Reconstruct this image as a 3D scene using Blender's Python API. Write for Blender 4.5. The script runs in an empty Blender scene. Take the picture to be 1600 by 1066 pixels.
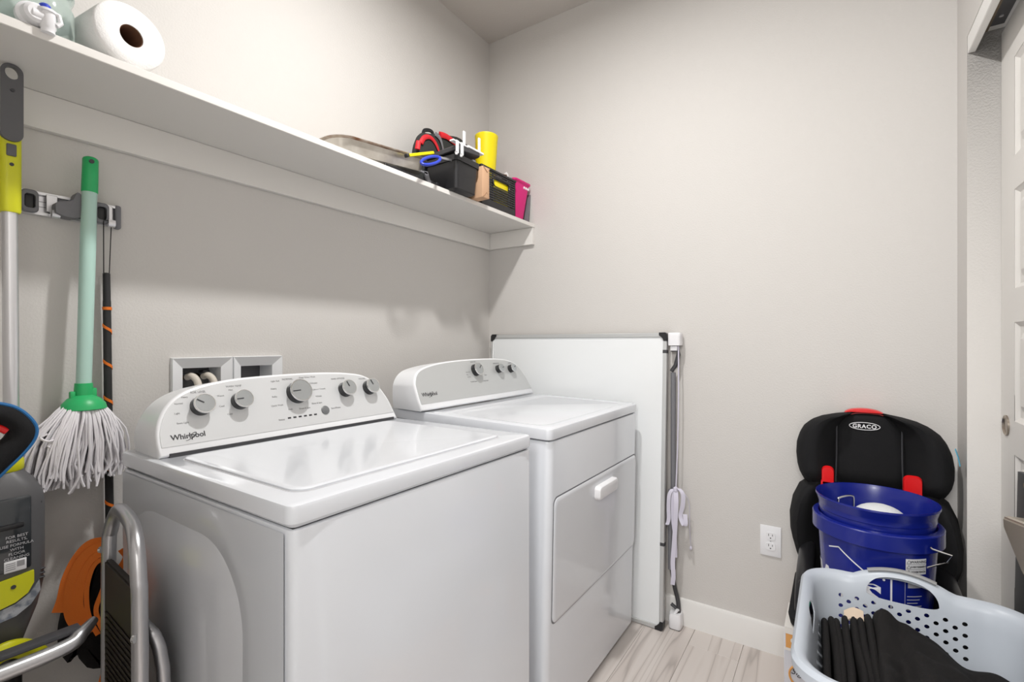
import bpy, bmesh, math, random
from mathutils import Vector, Matrix, Euler
random.seed(7)
SC = bpy.context.scene
COL = SC.collection
PI = math.pi
# ------------------------------------------------------------------ camera
cam_d = bpy.data.cameras.new('camera'); cam = bpy.data.objects.new('camera', cam_d); COL.objects.link(cam)
cam_d.sensor_width = 36.0; cam_d.lens = 753.41/1600*36.0
cam_d.shift_y = (536.06-533.0)/1600
cam_d.clip_start = 0.02
CAM = Vector((-2.0781, -1.5404, 1.1783)); TH = 0.5903
cam.location = CAM
cam.rotation_euler = (PI/2, 0, TH-PI/2)
SC.camera = cam
# ------------------------------------------------------------------ light
w = bpy.data.worlds.new('world'); SC.world = w; w.use_nodes = True
w.node_tree.nodes['Background'].inputs[0].default_value = (0.96, 0.985, 1.0, 1)
w.node_tree.nodes['Background'].inputs[1].default_value = 1.7
def area(name, loc, rot, size, power, color=(1, .985, .965), shape='DISK', size_y=None):
    l = bpy.data.lights.new(name, 'AREA'); l.shape = shape; l.size = size
    if size_y: l.size_y = size_y
    l.energy = power; l.color = color
    o = bpy.data.objects.new(name, l); o.location = loc; o.rotation_euler = rot; COL.objects.link(o)
    return o
area('ceiling_lamp_light', (-1.12, -0.90, 2.70), (0, 0, 0), 0.10, 26)
area('doorway_fill_light', (-3.0, -1.55, 2.0), (0, -1.25, 0), 0.8, 34)  # added fill from behind the camera, no fixture stands there
vs = SC.view_settings
vs.view_transform = 'Standard'; vs.look = 'None'; vs.gamma = 1.0; vs.use_curve_mapping = False
vs.exposure = 0.06
# ------------------------------------------------------------------ materials
def mat(name, col, rough=.5, metal=0., bump=None, noise=None, coat=0., trans=0., ior=1.5, emis=None, spec=.5, alpha=1.):
    """bump=(scale,strength,detail)  noise=(scale,col2,lo,hi)"""
    m = bpy.data.materials.new(name); m.use_nodes = True
    nt = m.node_tree; b = nt.nodes['Principled BSDF']
    b.inputs['Base Color'].default_value = (*col, 1); b.inputs['Roughness'].default_value = rough
    b.inputs['Metallic'].default_value = metal; b.inputs['Coat Weight'].default_value = coat
    b.inputs['Coat Roughness'].default_value = .05
    b.inputs['Transmission Weight'].default_value = trans; b.inputs['IOR'].default_value = ior
    b.inputs['Specular IOR Level'].default_value = spec
    tc = nt.nodes.new('ShaderNodeTexCoord')
    if bump:
        n = nt.nodes.new('ShaderNodeTexNoise'); n.inputs['Scale'].default_value = bump[0]
        n.inputs['Detail'].default_value = bump[2] if len(bump) > 2 else 3
        bp = nt.nodes.new('ShaderNodeBump'); bp.inputs['Strength'].default_value = bump[1]; bp.inputs['Distance'].default_value = .002
        nt.links.new(tc.outputs['Object'], n.inputs['Vector']); nt.links.new(n.outputs['Fac'], bp.inputs['Height'])
        nt.links.new(bp.outputs['Normal'], b.inputs['Normal'])
    if noise:
        n = nt.nodes.new('ShaderNodeTexNoise'); n.inputs['Scale'].default_value = noise[0]; n.inputs['Detail'].default_value = 5
        r = nt.nodes.new('ShaderNodeValToRGB')
        r.color_ramp.elements[0].position = noise[2]; r.color_ramp.elements[1].position = noise[3]
        r.color_ramp.elements[0].color = (*col, 1); r.color_ramp.elements[1].color = (*noise[1], 1)
        nt.links.new(tc.outputs['Object'], n.inputs['Vector']); nt.links.new(n.outputs['Fac'], r.inputs['Fac'])
        nt.links.new(r.outputs['Color'], b.inputs['Base Color'])
    return m
M = {}
M['wall'] = mat('wall_paint', (.60, .579, .556), .75, bump=(170, .35, 2))
M['ceil'] = mat('ceiling_paint', (.56, .53, .50), .85, bump=(120, .4, 2))
M['trim'] = mat('white_trim', (.78, .77, .75), .4)
M['shelfw'] = mat('shelf_paint', (.74, .72, .69), .45)
M['door'] = mat('door_paint', (.72, .70, .67), .45)
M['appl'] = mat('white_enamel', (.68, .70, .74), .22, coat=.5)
M['applshade'] = mat('white_enamel_shaded', (.58, .60, .635), .3, coat=.35)  # same enamel made darker, shade of the washer side put into the colour
M['applplast'] = mat('white_gloss_plastic', (.80, .81, .83), .3, coat=.2)
M['gap'] = mat('dark_gap', (.05, .05, .055), .6)
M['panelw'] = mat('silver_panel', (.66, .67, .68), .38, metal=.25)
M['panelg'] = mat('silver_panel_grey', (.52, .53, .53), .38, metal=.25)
M['knob'] = mat('brushed_knob', (.46, .48, .49), .32, metal=.75)
M['chrome'] = mat('chrome', (.8, .8, .8), .12, metal=1)
M['knobdark'] = mat('knob_black', (.02, .02, .022), .3)
M['ink'] = mat('dark_ink', (.03, .03, .035), .5)
M['inkg'] = mat('grey_ink', (.30, .30, .31), .5)
M['btn'] = mat('grey_button', (.16, .165, .17), .3)
M['black'] = mat('black_plastic', (.012, .012, .014), .4)
M['blackm'] = mat('black_matte', (.016, .016, .017), .7)
M['fabric'] = mat('black_fabric', (.010, .010, .011), .85, spec=.25, bump=(500, .3, 2))
M['cloth'] = mat('black_cotton', (.013, .012, .012), .95, spec=.2, bump=(300, .5, 3))
M['red'] = mat('red_plastic', (.75, .01, .012), .3)
M['redf'] = mat('red_fabric', (.60, .01, .02), .6)
M['blue'] = mat('blue_bucket', (.006, .014, .20), .25, coat=.2)
M['blue2'] = mat('blue_handle', (.03, .06, .50), .35)
M['blueedge'] = mat('blue_binding', (.01, .13, .35), .6)
M['lime'] = mat('lime_plastic', (.62, .62, .01), .35)
M['yellow'] = mat('yellow_plastic', (.85, .70, .0), .4)
M['pink'] = mat('magenta_plastic', (.72, .005, .20), .4)
M['grey'] = mat('grey_plastic', (.10, .10, .105), .45)
M['dgrey'] = mat('dark_grey_plastic', (.045, .045, .05), .45)
M['mgrey'] = mat('mid_grey_rubber', (.17, .17, .185), .6)
M['lgrey'] = mat('light_grey', (.5, .5, .52), .5)
M['smoke'] = mat('smoked_tank', (.03, .035, .04), .12, coat=.5)
M['alu'] = mat('aluminium', (.72, .72, .74), .35, metal=.9)
M['steel'] = mat('steel_tube', (.55, .55, .57), .28, metal=.9)
M['white'] = mat('white_plastic', (.80, .80, .82), .4)
M['paper'] = mat('paper', (.82, .81, .80), .9, bump=(250, .5, 3))
M['card'] = mat('cardboard_core', (.16, .075, .04), .9)
M['kraft'] = mat('kraft_card', (.58, .36, .22), .8)
M['carton'] = mat('carton_white', (.62, .63, .68), .6)
M['cartonc'] = mat('carton_cream', (.75, .72, .68), .7)
M['orangep'] = mat('orange_print', (.70, .34, .10), .6)
M['orange'] = mat('orange_webbing', (.75, .17, .01), .7, bump=(400, .3, 2))
M['green'] = mat('green_plastic', (.02, .42, .13), .4)
M['mint'] = mat('mint_pole', (.42, .62, .55), .35)
M['mop'] = mat('mop_cotton', (.78, .76, .79), .95)
M['ribbon'] = mat('ribbon', (.62, .60, .70), .6)
M['pan'] = mat('old_aluminium_pan', (.60, .57, .52), .35, metal=.6, noise=(14, (.42, .38, .33), .45, .75))
M['panrust'] = mat('pan_baked_rim', (.42, .36, .30), .5, metal=.3, noise=(16, (.16, .06, .02), .42, .62))
M['champ'] = mat('champagne_metal', (.52, .46, .38), .35, metal=.5)
M['nickel'] = mat('satin_nickel', (.40, .35, .30), .3, metal=1)
M['basket'] = mat('basket_plastic', (.50, .54, .595), .4)
M['brass'] = mat('brass_fitting', (.45, .30, .12), .35, metal=.9)
M['pex'] = mat('cream_hose', (.62, .57, .50), .5)
M['bronze'] = mat('track_metal', (.16, .12, .08), .35, metal=.8)
M['wb'] = mat('whiteboard_face', (.80, .82, .83), .22, coat=.3)
M['wbframe'] = mat('whiteboard_frame', (.60, .61, .61), .4, metal=.5)
M['cyan'] = mat('cyan_tag', (.10, .42, .60), .6)
M['teal'] = mat('teal_cloth', (.06, .30, .22), .8)
M['brown'] = mat('dark_brown_tread', (.014, .009, .006), .55)
M['stretch'] = mat('silver_label', (.45, .48, .52), .3, metal=.4, noise=(60, (.2, .23, .28), .45, .6))
M['cord'] = mat('black_cord', (.012, .012, .012), .7)
M['jug'] = mat('clear_jug', (.78, .90, .87), .12, trans=.85, ior=1.12)
M['dist'] = mat('translucent_white_bucket_pail', (.75, .77, .78), .5)
M['lamp'] = bpy.data.materials.new('lamp_diffuser'); M['lamp'].use_nodes = True
_b = M['lamp'].node_tree.nodes['Principled BSDF']; _b.inputs['Emission Color'].default_value = (1, .95, .88, 1); _b.inputs['Emission Strength'].default_value = 4

def plank_mat():
    m = bpy.data.materials.new('veined_plank'); m.use_nodes = True; nt = m.node_tree; b = nt.nodes['Principled BSDF']
    tc = nt.nodes.new('ShaderNodeTexCoord'); oi = nt.nodes.new('ShaderNodeObjectInfo')
    mp = nt.nodes.new('ShaderNodeMapping'); mp.inputs['Scale'].default_value = (.55, 9, 1)
    cmb = nt.nodes.new('ShaderNodeCombineXYZ'); mul = nt.nodes.new('ShaderNodeMath'); mul.operation = 'MULTIPLY'; mul.inputs[1].default_value = 31
    nt.links.new(oi.outputs['Random'], mul.inputs[0]); nt.links.new(mul.outputs[0], cmb.inputs[0]); nt.links.new(mul.outputs[0], cmb.inputs[1])
    nt.links.new(tc.outputs['Object'], mp.inputs['Vector']); nt.links.new(cmb.outputs[0], mp.inputs['Location'])
    n = nt.nodes.new('ShaderNodeTexNoise'); n.inputs['Scale'].default_value = 1.0; n.inputs['Detail'].default_value = 2; n.inputs['Distortion'].default_value = .25
    nt.links.new(mp.outputs[0], n.inputs['Vector'])
    r = nt.nodes.new('ShaderNodeValToRGB'); e = r.color_ramp.elements
    c0 = (.58, .525, .49, 1); cv = (.42, .375, .35, 1); c1 = (.64, .59, .555, 1)
    e[0].position = .0; e[0].color = c0; e[1].position = 1; e[1].color = c1
    for p, c in ((.46, c1), (.488, c0), (.50, cv), (.506, c0), (.56, c1), (.60, c0), (.606, cv), (.612, c1)):
        k = e.new(p); k.color = c
    nt.links.new(n.outputs['Fac'], r.inputs['Fac']); nt.links.new(r.outputs['Color'], b.inputs['Base Color'])
    b.inputs['Roughness'].default_value = .35
    return m
M['plank'] = plank_mat()
# ------------------------------------------------------------------ mesh helpers
def sharpen(bm, ang=38):
    a = math.radians(ang)
    for f in bm.faces: f.smooth = True
    for e in bm.edges:
        if len(e.link_faces) == 2 and e.calc_face_angle(0) > a: e.smooth = False
def bx(bm, x0, x1, y0, y1, z0, z1, bev=0., seg=2):
    x0, x1 = sorted((x0, x1)); y0, y1 = sorted((y0, y1)); z0, z1 = sorted((z0, z1))
    t = bmesh.new(); bmesh.ops.create_cube(t, size=1)
    for v in t.verts: v.co = Vector(((x0+x1)/2+v.co.x*(x1-x0), (y0+y1)/2+v.co.y*(y1-y0), (z0+z1)/2+v.co.z*(z1-z0)))
    if bev: bmesh.ops.bevel(t, geom=list(t.edges), offset=bev, segments=seg, profile=.5, affect='EDGES')
    join(bm, t)
def join(bm, t, mtx=None):
    if mtx is not None: bmesh.ops.transform(t, matrix=mtx, verts=t.verts)
    me = bpy.data.meshes.new('tmp'); t.to_mesh(me); t.free(); bm.from_mesh(me); bpy.data.meshes.remove(me)
def smooth_path(pts, n=6):
    P = [Vector(p) for p in pts]; out = []
    for i in range(len(P)-1):
        p0 = P[max(i-1, 0)]; p1 = P[i]; p2 = P[i+1]; p3 = P[min(i+2, len(P)-1)]
        for k in range(n):
            t = k/n
            out.append(.5*((2*p1)+(-p0+p2)*t+(2*p0-5*p1+4*p2-p3)*t*t+(-p0+3*p1-3*p2+p3)*t**3))
    out.append(P[-1]); return out
def tube(bm, pts, r, sides=10, closed=False, flat=1., up=None, cap=True):
    """tube along pts; r may be a list; flat squashes the section along the second axis"""
    P = [Vector(p) for p in pts]; n = len(P); R = r if isinstance(r, (list, tuple)) else [r]*n
    rings = []; prev = Vector(up) if up else None
    for i in range(n):
        a = P[i-1] if (i > 0 or closed) else P[i]; b = P[(i+1) % n] if (i < n-1 or closed) else P[i]
        t = (b-a); t = t.normalized() if t.length > 1e-9 else Vector((0, 0, 1))
        if prev is None:
            prev = Vector((0, 0, 1)) if abs(t.z) < .9 else Vector((1, 0, 0))
        u = prev - t*prev.dot(t)
        if u.length < 1e-5: u = t.orthogonal()
        u.normalize(); v = t.cross(u)
        if not up: prev = u
        rings.append([bm.verts.new(P[i]+(u*math.cos(2*PI*k/sides)+v*math.sin(2*PI*k/sides)*flat)*R[i]) for k in range(sides)])
    for i in range(n if closed else n-1):
        A = rings[i]; B = rings[(i+1) % n]
        for k in range(sides): bm.faces.new((A[k], A[(k+1) % sides], B[(k+1) % sides], B[k]))
    if cap and not closed:
        bm.faces.new(rings[0][::-1]); bm.faces.new(rings[-1])
def lathe(bm, prof, c, axis='z', seg=40, cap0=True, cap1=True, arc=(0, 2*PI)):
    """prof = [(r, h)]"""
    full = abs(arc[1]-arc[0]-2*PI) < 1e-6; n = seg if full else seg+1
    rings = []
    ax = {'z': Matrix.Identity(3), 'y': Matrix(((1, 0, 0), (0, 0, 1), (0, -1, 0))), 'x': Matrix(((0, 0, 1), (0, 1, 0), (-1, 0, 0)))}[axis] if isinstance(axis, str) else axis
    c = Vector(c)
    for r, h in prof:
        rings.append([bm.verts.new(c+ax @ Vector((r*math.cos(arc[0]+(arc[1]-arc[0])*k/seg), r*math.sin(arc[0]+(arc[1]-arc[0])*k/seg), h))) for k in range(n)])
    for A, B in zip(rings, rings[1:]):
        for k in range(n if full else n-1): bm.faces.new((A[k], A[(k+1) % n], B[(k+1) % n], B[k]))
    if full:
        if cap0: bm.faces.new(rings[0][::-1])
        if cap1: bm.faces.new(rings[-1])
def loft(bm, rings, cap0=True, cap1=True, closed=True):
    R = [[bm.verts.new(Vector(p)) for p in r] for r in rings]; n = len(R[0])
    for A, B in zip(R, R[1:]):
        for k in range(n if closed else n-1): bm.faces.new((A[k], A[(k+1) % n], B[(k+1) % n], B[k]))
    if cap0: bm.faces.new(R[0][::-1])
    if cap1: bm.faces.new(R[-1])
    return R
def rrect(w, d, r, n=6):
    """rounded rectangle outline ccw centred at 0"""
    out = []
    for cx, cy, a0 in ((w/2-r, d/2-r, 0), (-w/2+r, d/2-r, PI/2), (-w/2+r, -d/2+r, PI), (w/2-r, -d/2+r, 1.5*PI)):
        for k in range(n+1):
            a = a0+PI/2*k/n; out.append((cx+r*math.cos(a), cy+r*math.sin(a)))
    return out
def ribbon(bm, pts, wvec, th=.0015):
    """flat strip along pts, width vector(s) wvec, thickness th"""
    P = [Vector(p) for p in pts]; W = wvec if isinstance(wvec, list) else [Vector(wvec)]*len(P)
    rings = []
    for i, p in enumerate(P):
        t = (P[min(i+1, len(P)-1)]-P[max(i-1, 0)]).normalized(); wv = Vector(W[i]); nn = t.cross(wv)
        nn = nn.normalized()*th/2 if nn.length > 1e-9 else Vector((0, th/2, 0))
        rings.append([p-wv/2-nn, p+wv/2-nn, p+wv/2+nn, p-wv/2+nn])
    loft(bm, rings)
_tc = {}
def text_bm(s, size, shear=0., bold=0., align='CENTER', space=1.):
    key = (s, size, shear, bold, align, space)
    if key not in _tc:
        c = bpy.data.curves.new('t', 'FONT'); c.body = s; c.size = size; c.align_x = align; c.align_y = 'CENTER'
        c.shear = shear; c.offset = bold; c.space_character = space; c.resolution_u = 3; c.extrude = .0002
        o = bpy.data.objects.new('t', c); COL.objects.link(o)
        dg = bpy.context.evaluated_depsgraph_get(); me = bpy.data.meshes.new_from_object(o.evaluated_get(dg))
        bpy.data.objects.remove(o); bpy.data.curves.remove(c); _tc[key] = me
    return _tc[key]
def put_text(bm, s, size, fn, **k):
    """text mapped through fn(x, y, h) -> point"""
    t = bmesh.new(); t.from_mesh(text_bm(s, size, **k)); ys_ = [v.co.y for v in t.verts]; yc_ = (max(ys_)+min(ys_))/2
    for v in t.verts: v.co = fn(v.co.x, v.co.y-yc_, v.co.z)
    join(bm, t)
def plane_fn(o, xd, yd):
    o = Vector(o); xd = Vector(xd).normalized(); yd = Vector(yd).normalized(); n = xd.cross(yd)
    return lambda x, y, h: o+xd*x+yd*y+n*h
def finish(name, bm, m, loc=(0, 0, 0), smooth=38, recalc=True):
    if recalc: bmesh.ops.recalc_face_normals(bm, faces=bm.faces)
    if smooth: sharpen(bm, smooth)
    me = bpy.data.meshes.new(name); bm.to_mesh(me); bm.free()
    me.transform(Matrix.Translation(-Vector(loc)))
    me.materials.append(m)
    o = bpy.data.objects.new(name, me); COL.objects.link(o); return o
ORG = {}
def thing(name, label, cat, loc=(0, 0, 0), group=None, rot=None):
    o = bpy.data.objects.new(name, None); COL.objects.link(o); o.empty_display_size = .05
    o.location = loc; o['label'] = label; o['category'] = cat
    if group: o['group'] = group
    if rot: o.rotation_euler = rot
    ORG[o] = Vector(loc); return o
def part(name, bm, m, parent, label=None, stuff=False, smooth=38, recalc=True):
    org = ORG[parent]; o = finish(name, bm, m, org, smooth, recalc); o.parent = parent; ORG[o] = org
    if label: o['label'] = label
    if stuff: o['kind'] = 'stuff'
    return o
def solo(name, bm, m, label, cat, group=None, smooth=38, recalc=True):
    o = finish(name, bm, m, smooth=smooth, recalc=recalc); o['label'] = label; o['category'] = cat
    if group: o['group'] = group
    ORG[o] = Vector((0, 0, 0)); return o
def struct(name, bm, m, label=None, parent=None):
    o = finish(name, bm, m, smooth=30); o['kind'] = 'structure'
    if label: o['label'] = label
    ORG[o] = Vector((0, 0, 0))
    if parent: o.parent = parent
    return o
def sub(o): ORG.setdefault(o, ORG.get(o.parent, Vector((0, 0, 0)))); return o
N = bmesh.new
# ================================================================== the room
H = 2.78; D = 1.866; XB = -3.1
b = N(); bx(b, XB, .12, -2.1, .12, -.08, -.006); floor = struct('floor', b, M['plank'], 'pale veined plank floor'); 
k = 0
pw = .182
for j in range(11):
    y1 = -.0 - j*pw + .03; y0 = y1-pw
    off = (j*.47) % 1.2
    x = .0+off-.55
    while x > XB:
        xe = min(x, 0.0); xs = max(x-1.2, XB)
        if xe-xs > .05:
            yy0 = max(y0, -1.94); yy1 = min(y1, 0)
            if yy1-yy0 > .02:
                t = N(); bx(t, xs+.0005, xe-.0005, yy0+.0005, yy1-.0005, -.006, 0, .0004, 1)
                o = finish('plank', t, M['plank'], smooth=30); o.parent = floor
        x -= 1.2
    if off: 
        xs = off-.55
        if xs < -.05:
            t = N(); bx(t, xs+.0005, -.0009, max(y0, -1.94)+.0009, min(y1, 0)-.0009, -.006, 0, .0006, 1)
            o = finish('plank', t, M['plank'], smooth=30); o.parent = floor
b = N(); bx(b, XB, .12, -2.1, .12, H, H+.08); struct('ceiling', b, M['ceil'], 'plain ceiling above the laundry corner')
b = N(); bx(b, -2.47, -2.35, -1.25, 0, 0, H); bx(b, -2.47, -2.35, -1.866, -1.25, 2.08, H); bmesh.ops.remove_doubles(b, verts=b.verts, dist=1e-5); struct('added_shade_wall', b, M['wall'], 'unseen wall added to keep fill light off the washer side')  # unseen wall added as a light block, opening edge set for its shade
# left wall (behind the machines) with the opening of the valve box
hx0, hx1, hz0, hz1 = -1.478, -1.182, .985, 1.122
b = N()
for a in ((XB, hx0, 0, H), (hx1, .12, 0, H), (hx0, hx1, 0, hz0), (hx0, hx1, hz1, H)): bx(b, a[0], a[1], 0, .12, a[2], a[3])
bmesh.ops.remove_doubles(b, verts=b.verts, dist=1e-5)
struct('wall_left', b, M['wall'], 'warm grey wall behind the washer and dryer')
b = N(); bx(b, 0, .12, -2.1, 0, 0, H); struct('wall_back', b, M['wall'], 'warm grey end wall with the power outlet')
YD = -1.939
b = N()
bx(b, -.136, 0, -2.1, -D, 0, H)                      # stub beside the door opening
bx(b, -1.15, -.136, -2.1, -D, 2.088, H)              # header
bx(b, XB, -1.15, -2.1, -D, 0, H)
bmesh.ops.remove_doubles(b, verts=b.verts, dist=1e-5)
struct('wall_right', b, M['wall'], 'warm grey wall around the sliding door opening')
b = N(); bx(b, -1.15, -.136, -D-.001, -D-.019, 2.037, 2.088, .002, 1); struct('trim_1', b, M['trim'], 'white fascia board hiding the sliding door track')
# track
tr = thing('door_track', 'dark metal sliding door track tucked behind the white fascia', 'door track', (-.64, -1.91, 2.06))
b = N(); bx(b, -1.149, -.19, -1.900, -1.8895, 2.062, 2.087); part('rail', b, M['bronze'], tr, 'bronze coloured rail')
b = N(); bx(b, -1.149, -.19, -1.934, -1.902, 2.074, 2.087); part('channel', b, M['dgrey'], tr)
b = N()
for xx in (-.24, -.5, -.8): lathe(b, [(.005, -.002), (.005, .001)], (xx, -1.918, 2.073), seg=12)
part('screw', b, M['steel'], tr, stuff=True)
# door
b = N()
DX0, DX1 = -1.08, -.136
pans = []
t0 = 1.945
for i in range(6):
    z1 = t0-.3555*i; z0 = max(z1-.265, .12)
    if z1 > .2: pans.append((z0, z1))
px1 = DX1-.122; px0 = DX0+.122
# stiles and rails (front leaf), panels recessed behind
bx(b, DX0, DX1-.001, YD-.034, YD-.012, .008, 2.07)
bx(b, px1, DX1-.001, YD-.012, YD, .008, 2.07); bx(b, DX0, px0, YD-.012, YD, .008, 2.07)
zs = [2.07]+[v for (z0, z1) in pans for v in (z1, z0)]+[.008]
for i in range(0, len(zs), 2): bx(b, px0, px1, YD-.012, YD, zs[i+1], zs[i])
bmesh.ops.remove_doubles(b, verts=b.verts, dist=1e-5)
door = struct('door_1', b, M['door'], 'white sliding door with recessed panels')
for (z0, z1) in pans:
    t = N(); w_, h_ = px1-px0, z1-z0; cx_, cz_ = (px0+px1)/2, (z0+z1)/2
    def rr(i, y): return [(cx_+sx*(w_/2-i), y, cz_+sz*(h_/2-i)) for sx, sz in ((-1, -1), (1, -1), (1, 1), (-1, 1))]
    loft(t, [rr(.0, YD-.012), rr(0.0, YD-.001), rr(.012, YD-.009), rr(.03, YD-.009), rr(.045, YD-.002)], cap0=True)
    o = finish('door_panel', t, M['door'], smooth=25); o.parent = door
t = N(); lathe(t, [(.0285, 0), (.0285, .004), (.0255, .0048), (.0225, .0012), (.0, .0008)], (-.189, YD+.0, .948), axis=Matrix(((1, 0, 0), (0, 0, 1), (0, 1, 0))), seg=36, cap0=False, cap1=False)
o = finish('flush_pull', t, M['nickel']); o.parent = door; o['label'] = 'round satin metal flush pull'
# baseboards
b = N()
prof = [(0, 0), (-.013, 0), (-.013, .098), (-.010, .107), (0, .110)]
loft(b, [[(x_-.0001, -.06, z_) for x_, z_ in prof], [(x_-.0001, -D+.001, z_) for x_, z_ in prof]]); struct('baseboard_back', b, M['trim'], 'white baseboard below the outlet')
b = N(); loft(b, [[(-.015, x_-.0001, z_) for x_, z_ in prof], [(XB, x_-.0001, z_) for x_, z_ in prof]]); struct('baseboard_left', b, M['trim'])
# ceiling lamp (out of view, lights the room)
cl = thing('ceiling_lamp', 'round flush ceiling lamp', 'lamp', (-1.12, -.92, 2.78))
b = N(); lathe(b, [(.15, 0), (.15, -.03), (.14, -.035), (.14, -.02), (.0, -.02)], (-1.12, -.92, 2.779), cap1=False); part('lamp_base', b, M['white'], cl)
b = N(); lathe(b, [(.135, -.022), (.13, -.04), (.08, -.055), (.0, -.058)], (-1.12, -.92, 2.779), cap1=False, cap0=False); part('diffuser', b, M['lamp'], cl)

# ================================================================== shelf
sh = thing('wall_shelf', 'long white painted shelf board running above both machines', 'shelf', (-1.4, -.15, 1.67))
b = N(); bx(b, -2.349, -.001, -.287, -.001, 1.757, 1.776, .0015, 1); part('shelf_board', b, M['shelfw'], sh)
b = N(); bx(b, -2.349, -.001, -.019, -.001, 1.672, 1.7565, .001, 1); part('wall_cleat', b, M['shelfw'], sh)
b = N()
loft(b, [[(x_, -.0195, 1.672), (x_, -.228, 1.672), (x_, -.238, 1.680), (x_, -.2865, 1.7562), (x_, -.0195, 1.7562)] for x_ in (-.001, -.0195)])
b2 = N(); bx(b2, -.0195, -.001, -.285, -.0195, 1.672, 1.7565, .001, 1); b.free(); part('wall_cleat', b2, M['shelfw'], sh)

# ================================================================== outlet plate
op = thing('power_outlet', 'white duplex power outlet on the end wall', 'outlet', (0, -1.3365, .36))
b = N(); bx(b, -.006, -.0005, -1.372, -1.301, .366, .481, .002, 2); part('cover_plate', b, M['white'], op)
for zc in (.443, .404):
    r_ = N(); loft(r_, [[(-.0055, -1.3365+p, zc+q) for p, q in rrect(.034, .029, .009, 4)], [(-.0085, -1.3365+p, zc+q) for p, q in rrect(.033, .028, .009, 4)]])
    s_ = part('socket', r_, M['white'], op)
    r_ = N(); bx(r_, -.0088, -.0084, -1.3365+.0065-.001, -1.3365+.0065+.001, zc+.000, zc+.009); bx(r_, -.0088, -.0084, -1.3365-.0065-.001, -1.3365-.0065+.001, zc+.001, zc+.008)
    lathe(r_, [(.0024, -.0004), (.0024, .0)], (-.0084, -1.3365, zc-.007), axis='x', seg=10); part('slot', r_, M['gap'], s_, stuff=True)
b = N(); lathe(b, [(.0025, 0), (.0025, -.001)], (-.006, -1.3365, .4235), axis='x', seg=12); part('screw', b, M['lgrey'], op)

# ================================================================== valve box in the wall
vb = thing('washer_valve_box', 'white twin wall box holding the washer water valves', 'valve box', (-1.33, 0, 1.0))
b = N()
ox0, ox1, oz0, oz1 = -1.492, -1.168, .97, 1.137
def frame(bm, x0, x1, z0, z1, X0, X1, Z0, Z1, y0=-.0005, y1=-.012):
    """bevelled frame: outer x0.. at the wall, inner X0.. proud"""
    O = [(x0, z0), (x1, z0), (x1, z1), (x0, z1)]; I = [(X0, Z0), (X1, Z0), (X1, Z1), (X0, Z1)]
    loft(bm, [[(p[0], y0, p[1]) for p in O], [(p[0]+(.002 if p[0] == x0 else -.002), y1, p[1]+(.002 if p[1] == z0 else -.002)) for p in O], [(p[0], y1+.014, p[1]) for p in I], [(p[0], .085, p[1]) for p in I]], cap0=False, cap1=False)
frame(b, ox0, -1.3275, oz0, oz1, -1.460, -1.357, 1.0, 1.106)
frame(b, -1.3275, ox1, oz0, oz1, -1.298, -1.197, 1.0, 1.106)
part('box_frame', b, M['applplast'], vb, smooth=20)
for x_ in (-1.4599, -1.2979):
    b = N(); bx(b, x_, x_+.1026, .078, .084, 1.001, 1.105); part('back_panel', b, M['grey'], vb)
for i, xx in enumerate((-1.437, -1.393)):
    b = N(); lathe(b, [(.012, 0), (.012, .02), (.016, .022), (.016, .035), (.009, .038), (.009, .06)], (xx, .078, 1.075), axis='y', seg=18); v_ = part('valve', b, M['brass'], vb, 'brass water valve')
    b = N(); tube(b, smooth_path([(xx, .03, 1.078), (xx+.004, .01, 1.082), (xx+.012, -.006, 1.066), (xx+.014, -.02, 1.02), (xx+.014, -.03, .95)]), .0095, 12); part('supply_hose', b, M['pex'], vb, 'cream supply hose')
for x_ in (-1.45, -1.395):
    b = N(); bx(b, x_, x_+.02, .03, .06, 1.088, 1.097, .002); part('valve_lever', b, M['ink'], vb)

# ================================================================== machines
FU = Vector((0, .055, .14)).normalized(); FN = Vector((0, -.14, .055)).normalized()
def face_pt(x, s, h=0, y0=-.345, z0=.94): return Vector((x, y0, z0))+FU*s+FN*h
def resamp(pts, n=8): return [tuple(p)[:2] for p in smooth_path([(a[0], a[1], 0) for a in pts], n)]
def inset2(poly, d):
    """offset a closed 2d polygon inwards"""
    n = len(poly); A = sum(poly[i][0]*poly[(i+1) % n][1]-poly[(i+1) % n][0]*poly[i][1] for i in range(n)); sg = 1 if A > 0 else -1
    out = []
    for i in range(n):
        p0 = Vector(poly[i-1]); p1 = Vector(poly[i]); p2 = Vector(poly[(i+1) % n])
        a = (p1-p0).normalized(); c = (p2-p1).normalized()
        na = Vector((-a.y, a.x))*sg; nc = Vector((-c.y, c.x))*sg; m_ = na+nc
        m_ = m_/max(m_.length_squared/2, .5) if m_.length > 1e-6 else na
        out.append(tuple(p1+m_*d))
    return out
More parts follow.
